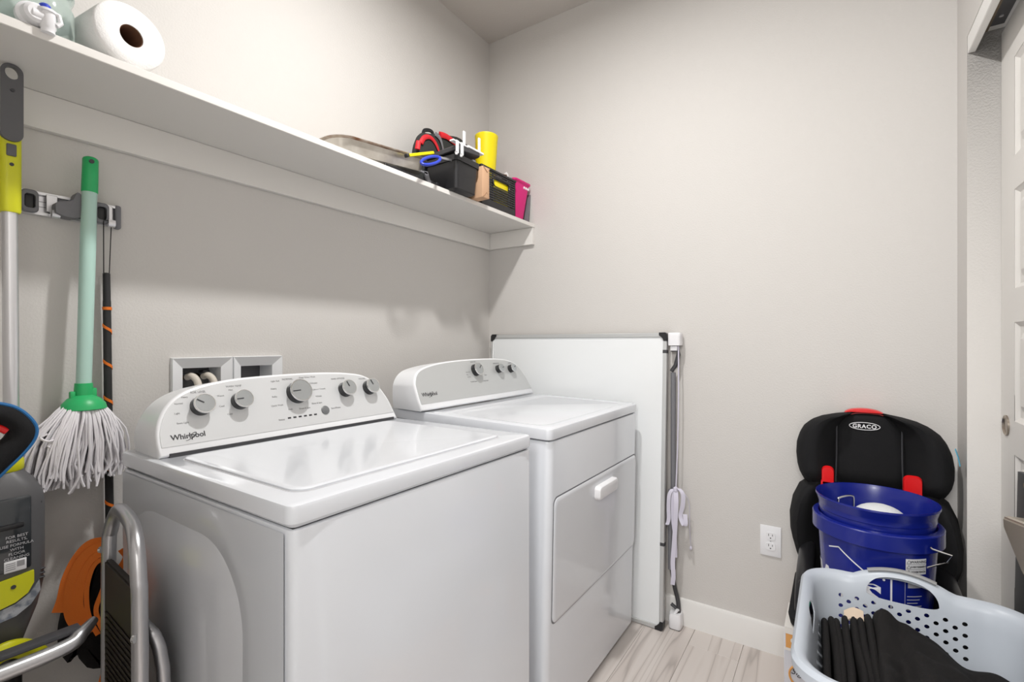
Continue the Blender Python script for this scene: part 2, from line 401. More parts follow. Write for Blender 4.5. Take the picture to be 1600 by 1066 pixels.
def console(root, outline, mpan, base_s, bz=.93, yb=-.2, raise_=0.):
    """outline: open arch from bottom-left to bottom-right in (x, s)"""
    arch = outline
    zf = lambda x, s: face_pt(x, s)
    # silhouette rings : face edge, back edge
    n = len(arch); cxm = (arch[0][0]+arch[-1][0])/2
    smax = max(p[1] for p in arch)
    def back(p): return Vector((cxm+(p[0]-cxm)*.985, yb, .936+(p[1]+.0)*.875))
    def mid(p, t, o_): 
        a = face_pt(p[0], p[1]); c = back(p); return a.lerp(c, t)
    ins = inset2(arch, .0045)
    r0 = [face_pt(p[0], p[1], .000) for p in ins]
    ra = [face_pt(p[0], p[1], -.002) for p in inset2(arch, .0015)]
    r1 = [face_pt(p[0], p[1], -.008) for p in arch]
    r2 = [mid(p, .5, 0)+Vector((0, 0, -.001)) for p in arch]; r3 = [back(p) for p in arch]
    bm = N(); loft(bm, [r0, ra, r1, r2, r3]); part('console_housing', bm, M['applplast'], root, smooth=50)
    # printed panel
    pi = inset2(arch, .0075)
    bot = base_s
    pi = [(x, max(s, bot)) for x, s in pi]
    q = []
    for p in pi:
        if not q or (Vector(p)-Vector(q[-1])).length > 1e-4: q.append(p)
    bm = N(); loft(bm, [[face_pt(x, s, -.003) for x, s in q], [face_pt(x, s, .0012) for x, s in q]]); return part('control_panel', bm, mpan, root, 'silver printed control panel')
AXF = Matrix((Vector((1, 0, 0)), FU, Vector((0, 0, 0)))).transposed()
AXF = Matrix(((1, FU.x, FN.x), (0, FU.y, FN.y), (0, FU.z, FN.z)))
def knob(root, x, s, r, ang, depth=.026):
    """ang: pointer angle, 0 = up, positive clockwise"""
    c = face_pt(x, s, .001)
    bm = N(); lathe(bm, [(r*.97, 0), (r*.93, depth*.25), (r*.93, depth*.85), (r*.9, depth*.9)], c, axis=AXF, seg=40); k_ = part('knob', bm, M['knobdark'], root, 'dark control knob with a brushed metal cap')
    bm = N(); lathe(bm, [(r*.93, depth*.80), (r*1.0, depth*.86), (r*1.0, depth*.95), (r*.97, depth), (r*.90, depth*1.0)], c, axis=AXF, seg=40, cap0=False, cap1=False); part('knob_ring', bm, M['chrome'], k_)
    bm = N(); lathe(bm, [(r*.935, depth*.985), (r*.90, depth*.985), (0, depth*1.0)], c, axis=AXF, seg=40, cap0=False, cap1=False); part('knob_cap', bm, M['knob'], k_)
    bm = N(); u = Vector((math.sin(ang), 0, 0))+FU*math.cos(ang); v = FN.cross(u)
    a0 = c+FN*(depth+.0004); P = [a0+u*r*.12-v*.0011, a0+u*r*.82-v*.0011, a0+u*r*.82+v*.0011, a0+u*r*.12+v*.0011]
    loft(bm, [P, [p+FN*.0008 for p in P]]); part('pointer', bm, M['ink'], k_)
def labels(root, items):
    bm = N()
    for s_, x, s, size in items: put_text(bm, s_, size, plane_fn(face_pt(x, s, .0016), (1, 0, 0), FU))
    part('panel_lettering', bm, M['inkg'], root, smooth=0, stuff=True)
def logo(root, x, s, wd):
    """maker's name with the swoosh around the p"""
    sz = wd/4.35; fn = plane_fn(face_pt(x, s, .0017), (1, 0, 0), FU)
    bm = N(); put_text(bm, 'Whirlpool', sz, fn, bold=sz*.012, space=.98)
    pts = []
    for i in range(25):
        a = math.radians(200+i*13.2)
        ex = sz*.78*math.cos(a); ey = sz*.40*math.sin(a)
        pts.append(Vector((sz*.30+ex*.82+ey*.5, -sz*.02+ey*.9+ex*.42, 0)))
    ring = [fn(p.x, p.y, .0002) for p in pts]
    tube(bm, ring, [sz*(.018+.022*math.sin(PI*i/24)) for i in range(25)], 6, flat=1)
    part('maker_logo', bm, M['ink'], root, 'dark maker lettering with a swoosh', smooth=0)
def emboss_panel(bm, x, y0, y1, z0, z1, shapes, ny=64, nz=70, sgn=-1, r=.012):
    """side sheet with soft pressed shapes; shapes=[(yc,zc,wy,wz,rad,depth)]"""
    V = []
    for j in range(nz+1):
        row = []
        for i in range(ny+1):
            y = y0+(y1-y0)*i/ny; z = z0+(z1-z0)*j/nz; d = 0
            for yc, zc, wy, wz, rad, dp in shapes:
                qx = abs(y-yc)-wy/2+rad; qz = abs(z-zc)-wz/2+rad
                sd = math.hypot(max(qx, 0), max(qz, 0))+min(max(qx, qz), 0)-rad
                t = min(max((-sd)/.045+.5, 0), 1); d += dp*t*t*(3-2*t)
            row.append(bm.verts.new((x-sgn*d, y, z)))
        V.append(row)
    for j in range(nz):
        for i in range(ny): bm.faces.new((V[j][i], V[j][i+1], V[j+1][i+1], V[j+1][i]))
def rr_box(bm, x0, x1, y0, y1, z0, z1, r, bev=.003, n=6):
    """box with rounded vertical corners and a small top/bottom bevel"""
    c = ((x0+x1)/2, (y0+y1)/2); w_ = abs(x1-x0); d_ = abs(y1-y0)
    R = lambda i, z: [(c[0]+p, c[1]+q, z) for p, q in rrect(w_-2*i, d_-2*i, max(r-i, .001), n)]
    loft(bm, [R(bev, z0), R(0, z0+bev), R(0, z1-bev), R(bev*.3, z1-bev*.3), R(bev, z1)])

# ---- washer
wx0, wx1, wy0 = -1.658, -.959, -.855
wr = thing('washing_machine', 'white top-loading washing machine nearest the camera with five control knobs', 'washing machine', ((wx0+wx1)/2, -.5, 0))
b = N(); rr_box(b, wx0+.004, wx1-.001, wy0+.001, -.175, .03, .890, .014, .004)
part('cabinet', b, M['appl'], wr)
b = N(); emboss_panel(b, wx0+.001, -.835, -.185, .04, .884, [(-.455, .44, .53, .79, .16, .0035), (-.435, .36, .33, .72, .09, .0030)])
part('side_panel', b, M['applshade'], wr, 'pressed metal side panel', recalc=False)
b = N(); bx(b, wx0+.010, wx1-.010, wy0+.010, -.185, .888, .8955); part('seam', b, M['gap'], wr)
b = N()
rr_box(b, wx0-.001, wx1+.001, wy0-.002, -.175, .8935, .930, .018, .007)
part('top_deck', b, M['appl'], wr)
lx0, lx1, ly0, ly1 = -1.615, -1.030, -.806, -.372
b = N(); c_ = ((lx0+lx1)/2, (ly0+ly1)/2)
R = lambda i, z, ww=0: [(c_[0]+p, c_[1]+q, z) for p, q in rrect(lx1-lx0-2*i, ly1-ly0-2*i, max(.03-i, .004), 6)]
loft(b, [R(0, .9295), R(0, .9335), R(.003, .9355), R(.012, .9355), R(.05, .934)]); part('lid', b, M['appl'], wr, 'glossy white lid')
b = N(); loft(b, [R(-.0035, .9301), R(-.0035, .9305)]); part('lid_groove', b, M['lgrey'], wr)
b = N(); bx(b, -1.625, -.99, -.35, -.30, .930, .9385); part('console_gap', b, M['gap'], wr)
arch = [(-1.643, -.008), (-1.645, .03), (-1.640, .062), (-1.624, .097), (-1.598, .125), (-1.558, .145), (-1.5, .157), (-1.437, .163), (-1.32, .166), (-1.216, .165), (-1.129, .159), (-1.065, .146), (-1.022, .115), (-.993, .066), (-.980, .022), (-.973, -.008)]
arch = resamp(arch, 5)
console(wr, arch, M['panelw'], .013)
for x, s, r, a in ((-1.548, .097, .0235, -1.0), (-1.458, .100, .0225, -1.6), (-1.303, .108, .0315, -1.62), (-1.147, .104, .024, -.35), (-1.058, .103, .024, -.35)): knob(wr, x, s, r, a)
b = N(); lathe(b, [(.0125, 0), (.0125, .002), (.011, .0032), (0, .004)], face_pt(-1.229, .049, .001), axis=AXF, seg=28, cap1=False); part('start_button', b, M['btn'], wr, 'round grey start button')
for i in range(6):
    b = N(); c = face_pt(-1.340+.0155*i, .0405, .0012)
    loft(b, [[c+Vector((sx*.0042, 0, 0))+FU*sz*.002+FN*h for sx, sz in ((-1, -1), (1, -1), (1, 1), (-1, 1))] for h in (0, .0008)]); part('status_light', b, M['ink'], wr)
labels(wr, [('SOIL LEVEL', -1.548, .1320, .0068), ('Heavy', -1.578, .1215, .0055), ('Normal', -1.592, .108, .0055), ('Light', -1.598, .085, .0055), ('Extra Light', -1.590, .062, .0055),
            ('WASH TEMP', -1.466, .1400, .0068), ('Hot', -1.475, .1310, .006), ('Warm', -1.500, .118, .006), ('Cool', -1.502, .092, .006), ('Cold', -1.487, .070, .006),
            ('NORMAL', -1.322, .1490, .0075), ('Light Soil', -1.358, .145, .0065), ('Heavy', -1.366, .124, .0065), ('Bulky', -1.368, .102, .0065), ('Quick Wash', -1.366, .078, .0065), ('Soak', -1.332, .064, .0065), ('Drain & Spin', -1.290, .0615, .0065),
            ('Deep Water Wash', -1.262, .150, .0065), ('Delicates', -1.247, .132, .0065), ('Colors / Towels', -1.234, .113, .0065), ('Whites', -1.240, .092, .0065), ('Rinse & Spin', -1.250, .072, .0065),
            ('RINSE OPTIONS', -1.163, .1400, .0066), ('VOLUME', -1.076, .1340, .0066), ('Status', -1.362, .0390, .007), ('Start/Pause', -1.193, .052, .007)])
logo(wr, -1.583, .030, .074)
b = N()
for xx in (wx0+.05, wx1-.05):
    for yy in (wy0+.06, -.24): lathe(b, [(.02, 0), (.02, .012), (.01, .014), (.01, .031)], (xx, yy, 0), seg=12)
part('levelling_feet', b, M['blackm'], wr, stuff=True)

# ---- dryer
dx0, dx1, dy0 = -.862, -.125, -.840
dr = thing('clothes_dryer', 'white front-loading dryer beside the whiteboard with three control knobs', 'dryer', ((dx0+dx1)/2, dy0, 0), rot=(math.radians(1.2), 0, 0))
b = N(); rr_box(b, dx0+.002, dx1-.002, dy0+.001, -.16, .02, .890, .022, .004); part('cabinet', b, M['appl'], dr)
b = N(); bx(b, dx0+.012, dx1-.012, dy0+.012, -.185, .888, .8955); part('seam', b, M['gap'], dr)
b = N(); c_ = ((dx0+dx1)/2, (dy0-.16)/2)
R = lambda i, z, yo=0: [(c_[0]+p, c_[1]+q+yo, z) for p, q in rrect(dx1-dx0-2*i, -.16-dy0-2*i, max(.02-min(i, .018), .012), 6)]
loft(b, [R(.004, .8935), R(0, .8965), R(0, .921), R(.002, .926), R(.007, .928)], cap1=True)
part('top_panel', b, M['appl'], dr)
b = N()
bi = N(); outer = [(c_[0]+p, -.595+q, .9278) for p, q in rrect(.737-.02, .47, .02, 6)]; inn = [(c_[0]+p, -.615+q, .9305) for p, q in rrect(.737-.05, .39, .05, 6)]; inn2 = [(c_[0]+p, -.615+q, .9280) for p, q in rrect(.737-.085, .355, .05, 6)]
out2 = [(c_[0]+p, -.595+q, .9305) for p, q in rrect(.737-.03, .46, .02, 6)]
loft(b, [outer, out2, inn, inn2], cap0=False, cap1=False); bi.free()
part('raised_rim', b, M['appl'], dr, smooth=60)
# door with recessed outline
zz1, zz0 = .708, .352
b = N(); cx_, cz_ = -.4865, (zz0+zz1)/2+.003
RD = lambda i, y: [(cx_+p, y, cz_+q) for p, q in rrect(.692-2*i, .372-2*i, .022, 5)]
loft(b, [RD(-.004, dy0+.0008), RD(-.004, dy0+.0003)]); part('door_gap', b, M['mgrey'], dr)
b = N(); loft(b, [RD(0, dy0+.0012), RD(0, dy0-.0015), RD(.003, dy0-.004), RD(.012, dy0-.0045)]); dd = part('dryer_door', b, M['appl'], dr, 'drop-down front door')
b = N()
HP = lambda i, y: [(-.470+p, y, .664+q) for p, q in rrect(.165-2*i, .046-2*i, .012, 5)]
loft(b, [HP(0, dy0-.004), HP(0, dy0-.018), HP(.003, dy0-.024), HP(.010, dy0-.026)]); part('handle', b, M['white'], dd, 'moulded white pull handle')
ar = [(-.885, -.008), (-.889, .03), (-.890, .075), (-.887, .103), (-.868, .136), (-.83, .158), (-.75, .174), (-.64, .183), (-.5, .186), (-.37, .184), (-.27, .172), (-.205, .142), (-.165, .085), (-.146, .03), (-.138, -.008)]
ar = [(-.5+(x+.5)*.985+.0, s*.93+.002) for x, s in resamp(ar, 5)]
console(dr, ar, M['panelg'], .017)
for x, s, r, a in ((-.530, .124, .026, -5.4), (-.372, .121, .0185, -4.9), (-.280, .118, .0185, -5.2)): knob(dr, x, s, r, a, .024)
labels(dr, [('AUTO DRY', -.53, .160, .007), ('More Dry', -.580, .118, .006), ('Dry', -.588, .108, .006), ('Less Dry', -.580, .098, .006), ('Wrinkle Shield', -.560, .078, .007), ('TIMED DRY', -.480, .076, .007), ('Heavy', -.470, .100, .006), ('OFF', -.50, .15, .006), ('TEMPERATURE', -.375, .148, .007), ('SIGNAL', -.27, .146, .007)])
logo(dr, -.823, .048, .082)
b = N()
for xx in (dx0+.06, dx1-.06): lathe(b, [(.02, 0), (.02, .012), (.01, .014), (.01, .022)], (xx, dy0+.06, 0), seg=12)
for xx in (dx0+.06, dx1-.06): lathe(b, [(.02, -.012), (.02, .0), (.01, .002), (.01, .022)], (xx, -.22, 0), seg=12)
part('levelling_feet', b, M['blackm'], dr, stuff=True)

# ================================================================== whiteboard and what stands beside it
wb = thing('whiteboard', 'large framed whiteboard leaning on the end wall beside the dryer', 'whiteboard', (-.09, -.5, 0))
tl = math.atan2(.058, 1.22)
MW = Matrix.Translation((-.103, 0, .002)) @ Matrix.Rotation(tl, 4, 'Y')
def wbx(b, y0, y1, z0, z1, x0, x1, bev=.001):
    t = N(); bx(t, x0, x1, y0, y1, z0, z1, bev, 1); join(b, t, MW)
WY0, WY1 = -.957, -.048
b = N(); wbx(b, WY0+.014, WY1-.014, .014, 1.208, .006, .012); part('board_face', b, M['wb'], wb, 'glossy white writing surface')
b = N(); wbx(b, WY0+.014, WY1-.014, .014, 1.208, .0125, .016); part('board_back', b, M['kraft'], wb)
for nm, a in (('frame_rail', (WY0+.02, WY1-.02, 1.202, 1.220)), ('frame_rail', (WY0+.02, WY1-.02, 0.0, .018)), ('frame_rail', (WY0, WY0+.016, .02, 1.200)), ('frame_rail', (WY1-.016, WY1, .02, 1.200))):
    b = N(); wbx(b, a[0], a[1], a[2], a[3], 0, .022, .002); part(nm, b, M['wbframe'], wb, 'silver edge rail')
for yy, zz, sy, sz in ((WY0, 1.222, 1, -1), (WY1, 1.222, -1, -1), (WY0, -.001, 1, 1), (WY1, -.001, -1, 1)):
    b = N(); t = N(); q = [(0, .008), (.008, 0), (.034, 0), (.034, .012), (.026, .018), (.018, .026), (.014, .036), (0, .036)]
    loft(t, [[(x_, yy+sy*(p-.001), zz+sz*q_) for p, q_ in q] for x_ in (-.002, .024)]); join(b, t, MW)
    part('corner_cap', b, M['black'], wb, 'black plastic corner cap')
for zz in (.34, 1.135):
    b = N(); wbx(b, WY0-.0008, WY0+.0165, zz, zz+.014, -.0008, .0228, .001); part('frame_clip', b, M['dgrey'], wb)

# folded airer standing behind the whiteboard edge
ra = thing('folded_drying_rack', 'folded drying rack with white plastic ends standing behind the whiteboard edge', 'drying rack', (-.03, -.985, 0))
b = N(); t = N(); loft(t, [[(-.034+p, -.989+q, z_) for p, q in rrect(.055*s_, .052*s_, .012, 4)] for z_, s_ in ((1.168, .97), (1.206, 1), (1.216, 1), (1.221, .9))]); join(b, t)
part('end_cap', b, M['white'], ra, 'white plastic end cap')
b = N(); bx(b, -.052, -.018, -1.000, -.972, 1.146, 1.166, .003); part('end_cap_clip', b, M['white'], ra)
b = N(); tube(b, [(-.036, -.972, 1.150), (-.036, -1.000, 1.150), (-.036, -1.002, 1.130), (-.036, -.990, 1.085), (-.036, -.973, 1.060)], .0085, 10, flat=.8); part('hinge_arm', b, M['dgrey'], ra, 'dark grey bent hinge arm')
b = N(); tube(b, [(-.030, -.979, 1.055), (-.030, -.979, .235)], .0105, 14); part('rack_tube', b, M['mgrey'], ra, 'grey tube')
b = N(); tube(b, [(-.052, -.972, .57), (-.052, -.972, .24)], .008, 14); part('rack_tube', b, M['mgrey'], ra)
b = N(); tube(b, smooth_path([(-.036, -.975, .235), (-.036, -.985, .17), (-.036, -1.0, .11), (-.036, -1.003, .062)]), .0085, 10); tube(b, [(-.036, -.972, .09), (-.036, -.998, .075)], .007, 8); part('hinge_arm', b, M['dgrey'], ra, 'dark grey bent hinge arm')
b = N(); t = N(); loft(t, [[(-.040+p, -.993+q, z_) for p, q in rrect(.058*s_, .05*s_, .012, 4)] for z_, s_ in ((.004, .93), (.010, 1), (.052, 1), (.064, .86))]); join(b, t)
tube(b, [(-.055, -.99, .06), (-.052, -1.0, .078), (-.03, -1.005, .074), (-.024, -.995, .06)], .006, 8); part('foot', b, M['white'], ra, 'white plastic foot')
b = N(); bx(b, -.064, -.017, -1.013, -.973, .0, .0045, .001); part('foot_pad', b, M['dgrey'], ra)
# ribbon
rb = thing('hanging_ribbon', 'pale lilac ribbon tied in a bow hanging beside the whiteboard', 'ribbon', (-.05, -1.0, .25))
b = N(); tube(b, smooth_path([(-.044, -1.004, 1.165), (-.052, -1.006, .95), (-.055, -1.003, .75), (-.06, -.998, .58)]), .0028, 8); part('cord', b, M['ribbon'], rb)
W_ = (.004, -.016, 0)
for pts, ww in (([(-.06, -.998, .578), (-.072, -1.014, .585), (-.075, -1.030, .565), (-.072, -1.028, .52), (-.068, -1.018, .475), (-.072, -1.032, .44), (-.074, -1.040, .45), (-.068, -1.036, .485)], W_),
                ([(-.06, -.996, .578), (-.072, -.984, .575), (-.078, -.975, .55), (-.075, -.972, .50), (-.072, -.972, .455), (-.074, -.966, .43)], (.004, -.014, 0)),
                ([(-.065, -.998, .58), (-.078, -1.004, .53), (-.076, -1.000, .45), (-.072, -.994, .36), (-.070, -.988, .28), (-.068, -.990, .225), (-.066, -.986, .185)], (.003, -.017, 0)),
                ([(-.064, -.995, .576), (-.07, -.988, .54), (-.07, -.988, .46), (-.068, -.996, .38), (-.066, -.998, .30)], (.006, -.012, 0))):
    b = N(); ribbon(b, smooth_path(pts, 6), ww, .0018); part('ribbon_loop', b, M['ribbon'], rb, smooth=70)
b = N(); tube(b, smooth_path([(-.062, -1.006, .575), (-.06, -1.036, .56), (-.045, -1.047, .52), (-.035, -1.046, .43), (-.030, -1.050, .345)]), .0015, 6); part('cord', b, M['ribbon'], rb)
b = N(); lathe(b, [(.002, -.008), (.005, -.004), (.005, .004), (.002, .008)], (-.030, -1.050, .338), seg=10); part('bead', b, M['ribbon'], rb)
b = N(); lathe(b, [(.002, -.012), (.010, -.006), (.010, .006), (.002, .012)], (-.064, -.998, .578), seg=12); part('knot', b, M['ribbon'], rb)

# ================================================================== car seat corner
# hidden carton carrying the seat and the printed box in front
b = N(); bx(b, -.225, -.03, -1.85, -1.47, 0, .318, .002, 1)
hc = solo('cardboard_carton', b, M['kraft'], 'plain carton tucked under the booster seat behind the printed box', 'box')
sb = thing('printed_carton', 'white printed carton with an orange band in front of the baseboard', 'box', (-.33, -1.62, 0))
b = N(); bx(b, -.405, -.245, -1.845, -1.412, .001, .318, .0015, 1); part('carton_body', b, M['carton'], sb)
b = N(); bx(b, -.4065, -.404, -1.84, -1.413, .301, .3185); bx(b, -.4065, -.404, -1.84, -1.413, .251, .258); part('cream_border', b, M['cartonc'], sb)
b = N(); bx(b, -.4062, -.404, -1.84, -1.4165, .259, .3005); part('orange_band', b, M['orangep'], sb, 'orange printed band')
b = N(); bx(b, -.403, -.24, -1.70, -1.4125, .3181, .3195, .001, 1); part('top_flap', b, M['cartonc'], sb)
b = N(); lathe(b, [(.008, 0), (.008, .0006)], (-.4068, -1.437, .283), axis='x', seg=20); part('seal_print', b, M['cartonc'], sb)
b = N(); ring = [Vector((-.4068, -1.478+.052*math.cos(a), .183+.040*math.sin(a))) for a in [2*PI*i/48 for i in range(48)]]; tube(b, ring, .003, 6, closed=True); part('oval_print', b, M['orangep'], sb)
b = N(); put_text(b, 'Signature', .026, plane_fn((-.4072, -1.478, .191), (0, -1, 0), (0, 0, 1)), shear=.35); part('script_print', b, M['ink'], sb, smooth=0)

# ---- booster seat
cs = thing('booster_car_seat', 'black high-back booster car seat with red trim against the end wall', 'car seat', (-.15, -1.635, .32))
YC = -1.633
def headrest(bm):
    """closed padded shell, wings come forward"""
    nv, nu = 26, 44; F = []; B = []
    # outline: half width per height (z), slightly different at the two sides
    zs_ = [.680, .695, .720, .750, .790, .830, .865, .890, .912, .928, .938, .943]
    hl = [.160, .182, .196, .204, .208, .206, .196, .183, .160, .128, .090, .050]
    hr = [.165, .192, .207, .214, .215, .209, .196, .180, .154, .122, .086, .050]
    def ip(z, T):
        if z <= zs_[0]: return T[0]
        for i in range(len(zs_)-1):
            if z <= zs_[i+1]:
                t = (z-zs_[i])/(zs_[i+1]-zs_[i]); return T[i]+(T[i+1]-T[i])*t
        return T[-1]
    for j in range(nv+1):
        v = j/nv; z = .680+.263*(1-(1-v)**1.5)
        fr, bk = [], []
        for i in range(nu+1):
            u = -1+2*i/nu; hw = ip(z, hl) if u < 0 else ip(z, hr)
            y = YC-u*hw
            wing = max(0, (abs(u)-.46)/.54)
            d = .045+.008*math.cos(u/.46*PI/2) if abs(u) < .46 else .045+.085*(math.sin(min(wing*1.35, 1)*PI/2))**1.2
            if wing > 0: d *= 1-.0*wing
            edge = (1-abs(u)**6)**.5 if abs(u) < 1 else 0
            top = min(1, (1-v)*7+.05)**.5; bot = min(1, v*7+.1)**.5
            groove = .010*math.exp(-((abs(u)-.44)/.035)**2)+.005*math.exp(-((abs(u)-.76)/.02)**2)
            thick = (d-groove)*top*bot
            xb = -.030-(.05*wing**2)
            front = -.030-thick
            if wing > 0: front = xb+( -.030-thick-xb)*max(edge, .0)
            fr.append(Vector((front, y, z))); bk.append(Vector((xb if wing > 0 else -.030, y, z)))
        F.append(fr); B.append(bk)
    rings = [F[j]+B[j][::-1] for j in range(nv+1)]
    loft(bm, rings)
b = N(); headrest(b); hr_ = part('headrest', b, M['fabric'], cs, 'black padded headrest with side wings', smooth=60)
for sg in (-1, 1):
    b = N(); pts = [(-.0765+ (0 if z < .9 else (z-.9)*.6), YC-sg*(.088+(.0 if z > .8 else (.8-z)*.03)), z) for z in (.70, .74, .79, .84, .88, .905, .925)]
    tube(b, smooth_path(pts), .0025, 6); part('piping', b, M['dgrey'], hr_)
b = N(); 
loft(b, [[(x_, -1.622+.055*sc_*math.cos(a), .937+.0185*sc_*math.sin(a)) for a in [2*PI*i/36 for i in range(36)]] for x_, sc_ in ((-.030, .94), (-.034, 1), (-.058, 1), (-.064, .93))]); part('adjust_handle', b, M['red'], cs, 'red height adjusting handle')
for yy, w2 in ((-1.520, .018), (-1.742, .024)):
    b = N(); t = N(); loft(t, [[(-.125-.01*k2, yy+p*(1-.1*k2), .725+q*(1-.1*k2)+.0) for p, q in rrect(w2*2, .075, .016, 5)] for k2 in (0, 1)]); join(b, t)
    sg = 1 if yy > YC else -1
    bx(b, -.135, -.115, yy-.02*1 if sg < 0 else yy-.014, yy+.014 if sg < 0 else yy+.02, .675, .715, .006)
    part('belt_guide', b, M['red'], cs, 'red seat belt guide')
# badge on the headrest: ring and lettering
BX = -.0852
b = N(); ring = [Vector((BX, -1.622+.0415*math.cos(a), .9+.0122*math.sin(a))) for a in [2*PI*i/48 for i in range(48)]]; tube(b, ring, .0012, 6, closed=True)
part('badge_ring', b, M['white'], hr_, 'white oval badge')
b = N(); put_text(b, 'GRACO', .0175, plane_fn((BX-.0004, -1.622, .8998), (0, -1, 0), (0, 0, 1)), bold=.0004, space=1.1); part('badge_lettering', b, M['white'], hr_, smooth=0)
b = N(); ribbon(b, [(-.15, -1.838, .862), (-.146, -1.845, .838), (-.142, -1.850, .812)], (-.02, .004, 0), .002); part('side_tag', b, M['cyan'], cs, 'light blue side tag')
# backrest shell
b = N()
rings = []
for z, hw, d in ((.362, .195, .08), (.400, .205, .10), (.45, .222, .13), (.50, .234, .15), (.56, .236, .15), (.62, .226, .14), (.67, .205, .11), (.70, .17, .07), (.715, .14, .04)):
    ring = []
    for i in range(33):
        u = -1+2*i/32; wing = max(0, (abs(u)-.55)/.45)
        ring.append(Vector((-.025-(.03+d*math.sin(wing*PI/2)**1.5)*(1-abs(u)**8)**.5, YC-.004-u*hw, z)))
    ring += [Vector((-.025, YC-.004-.9*hw*-1*-1, z)), Vector((-.025, YC-.004+.9*hw, z))]
    rings.append(ring)
loft(b, rings); part('backrest', b, M['fabric'], cs, smooth=60)
b = N(); rr = lambda w_, d_, z, r=.05: [(-.225+p, YC-.008+q, z) for p, q in rrect(w_, d_, r, 6)]
loft(b, [rr(.36, .40, .3205), rr(.39, .43, .326), rr(.40, .44, .352), rr(.37, .40, .3655)]); part('seat_cushion', b, M['fabric'], cs, smooth=50)
for sg in (1, -1):
    b = N(); yy = YC-.006+sg*.178
    pts = [(-.05, yy, .46), (-.10, yy, .468), (-.20, yy, .462), (-.30, yy, .445), (-.36, yy, .41), (-.37, yy, .35)]
    tube(b, smooth_path(pts), .024, 12, flat=1); bx(b, -.36, -.06, yy-.016, yy+.016, .345, .45, .01)
    part('armrest', b, M['black'], cs)

# ---- bucket pair standing on the seat
BCX, BCY = -.332, -1.636
bk = thing('blue_bucket', 'blue plastic bucket with white print standing in the booster seat', 'bucket', (BCX, BCY, .366))
b = N()
rr_ = [(0, .362), (.118, .362), (.121, .366), (.139, .655), (.154, .655), (.157, .652), (.157, .632), (.141, .632), (.1405, .600)]
po = [(.120, .3662), (.1225, .370), (.1385, .628), (.1385, .630), (.1535, .6325), (.1535, .6715), (.1515, .674), (.1415, .676), (.1395, .676), (.1375, .674), (.1185, .372), (.0, .370)]
lathe(b, po, (BCX, BCY, 0), seg=72, cap0=True, cap1=False); bb = part('bucket_shell', b, M['blue'], bk, smooth=25)
def cyl(r0, zref=.50, slope=.06):
    """map (arc x to the right as seen from -x, z) onto the bucket"""
    def fn(x, y, h, a0=0., z0=0.):
        z = z0+y; r = .1225+(z-.366)*(.1385-.1225)/(.628-.366)+.0004+h; a = a0+x/r
        return Vector((BCX-r*math.cos(a), BCY-r*math.sin(a), z))
    return fn
cf = cyl(0)
def strip(bm, pts, wd, z0=.0, a0=0.):
    P = []
    for (x0, z0_), (x1, z1_) in zip(pts, pts[1:]):
        n = 8
        for i in range(n): P.append((x0+(x1-x0)*i/n, z0_+(z1_-z0_)*i/n))
    P.append(pts[-1])
    up, dn = [], []
    for i, p in enumerate(P):
        q0 = P[max(i-1, 0)]; q1 = P[min(i+1, len(P)-1)]; d = Vector((q1[0]-q0[0], q1[1]-q0[1])).normalized(); n_ = Vector((-d.y, d.x))*wd/2
        up.append((p[0]+n_.x, p[1]+n_.y)); dn.append((p[0]-n_.x, p[1]-n_.y))
    loft(bm, [[cf(a[0], a[1], .0), cf(c[0], c[1], .0), cf(c[0], c[1], .0004), cf(a[0], a[1], .0004)] for a, c in zip(up, dn)])
# print: gable outline, big letters, rule, warning label
b = N(); strip(b, [(-.128, .593), (-.095, .604), (-.030, .560), (-.022, .552)], .0035); part('gable_print', b, M['white'], bb, smooth=0)
b = N(); put_text(b, "LOWE'S", .092, lambda x, y, h: cf(x+.008, y+.498, h), bold=.003, space=.95, align='RIGHT'); part('brand_print', b, M['white'], bb, smooth=0)
b = N(); lathe(b, [(.003, 0), (.003, .0006)], cf(.012, .549, 0), axis='x', seg=12); part('mark_print', b, M['white'], bb)
b = N(); strip(b, [(.028, .553), (.028, .40)], .0042); part('rule_print', b, M['white'], bb, smooth=0)
b = N(); strip(b, [(.060+.062/2, .5675), (.060+.062/2, .6075)], .060) if False else None
lx = .060
P = [(lx+.056*i/10) for i in range(11)]
loft(b, [[cf(x, .571, .0), cf(x, .613, .0), cf(x, .613, .0004), cf(x, .571, .0004)] for x in P]); part('warning_label', b, M['white'], bb, 'white printed warning label', smooth=0)
b = N()
for i, s_ in enumerate(('WARNING', 'AVERTISSEMENT', 'ADVERTENCIA')):
    zz = .6055-.0135*i
    put_text(b, s_, .0095 if i == 0 else .0062, lambda x, y, h: cf(x+lx+.034, y+zz, h+.0005), bold=.00025)
    for tri in (0,):
        for e in (((-.005, -.004), (0, .0045)), ((0, .0045), (.005, -.004)), ((.005, -.004), (-.005, -.004))):
            (x0, y0), (x1, y1) = e; a = cf(lx+.0075+x0, zz+y0, .0007); c = cf(lx+.0075+x1, zz+y1, .0007); tube(b, [a, c], .0005, 4)
    if i < 2:
        loft(b, [[cf(lx+.0015+.053*k/6, zz-.0072, .0004), cf(lx+.0015+.053*k/6, zz-.0065, .0004), cf(lx+.0015+.053*k/6, zz-.0065, .0007), cf(lx+.0015+.053*k/6, zz-.0072, .0007)] for k in range(7)])
part('warning_lettering', b, M['ink'], bb, smooth=0, stuff=True)
b = N(); tube(b, [cf(lx+.032+.017*math.cos(a), .551+.014*math.sin(a), .0004) for a in [PI*1.15-(PI*1.3)*i/14 for i in range(15)]], .0011, 5); lathe(b, [(.009, 0), (.009, .0006)], cf(lx+.016, .553, 0), axis='x', seg=14)
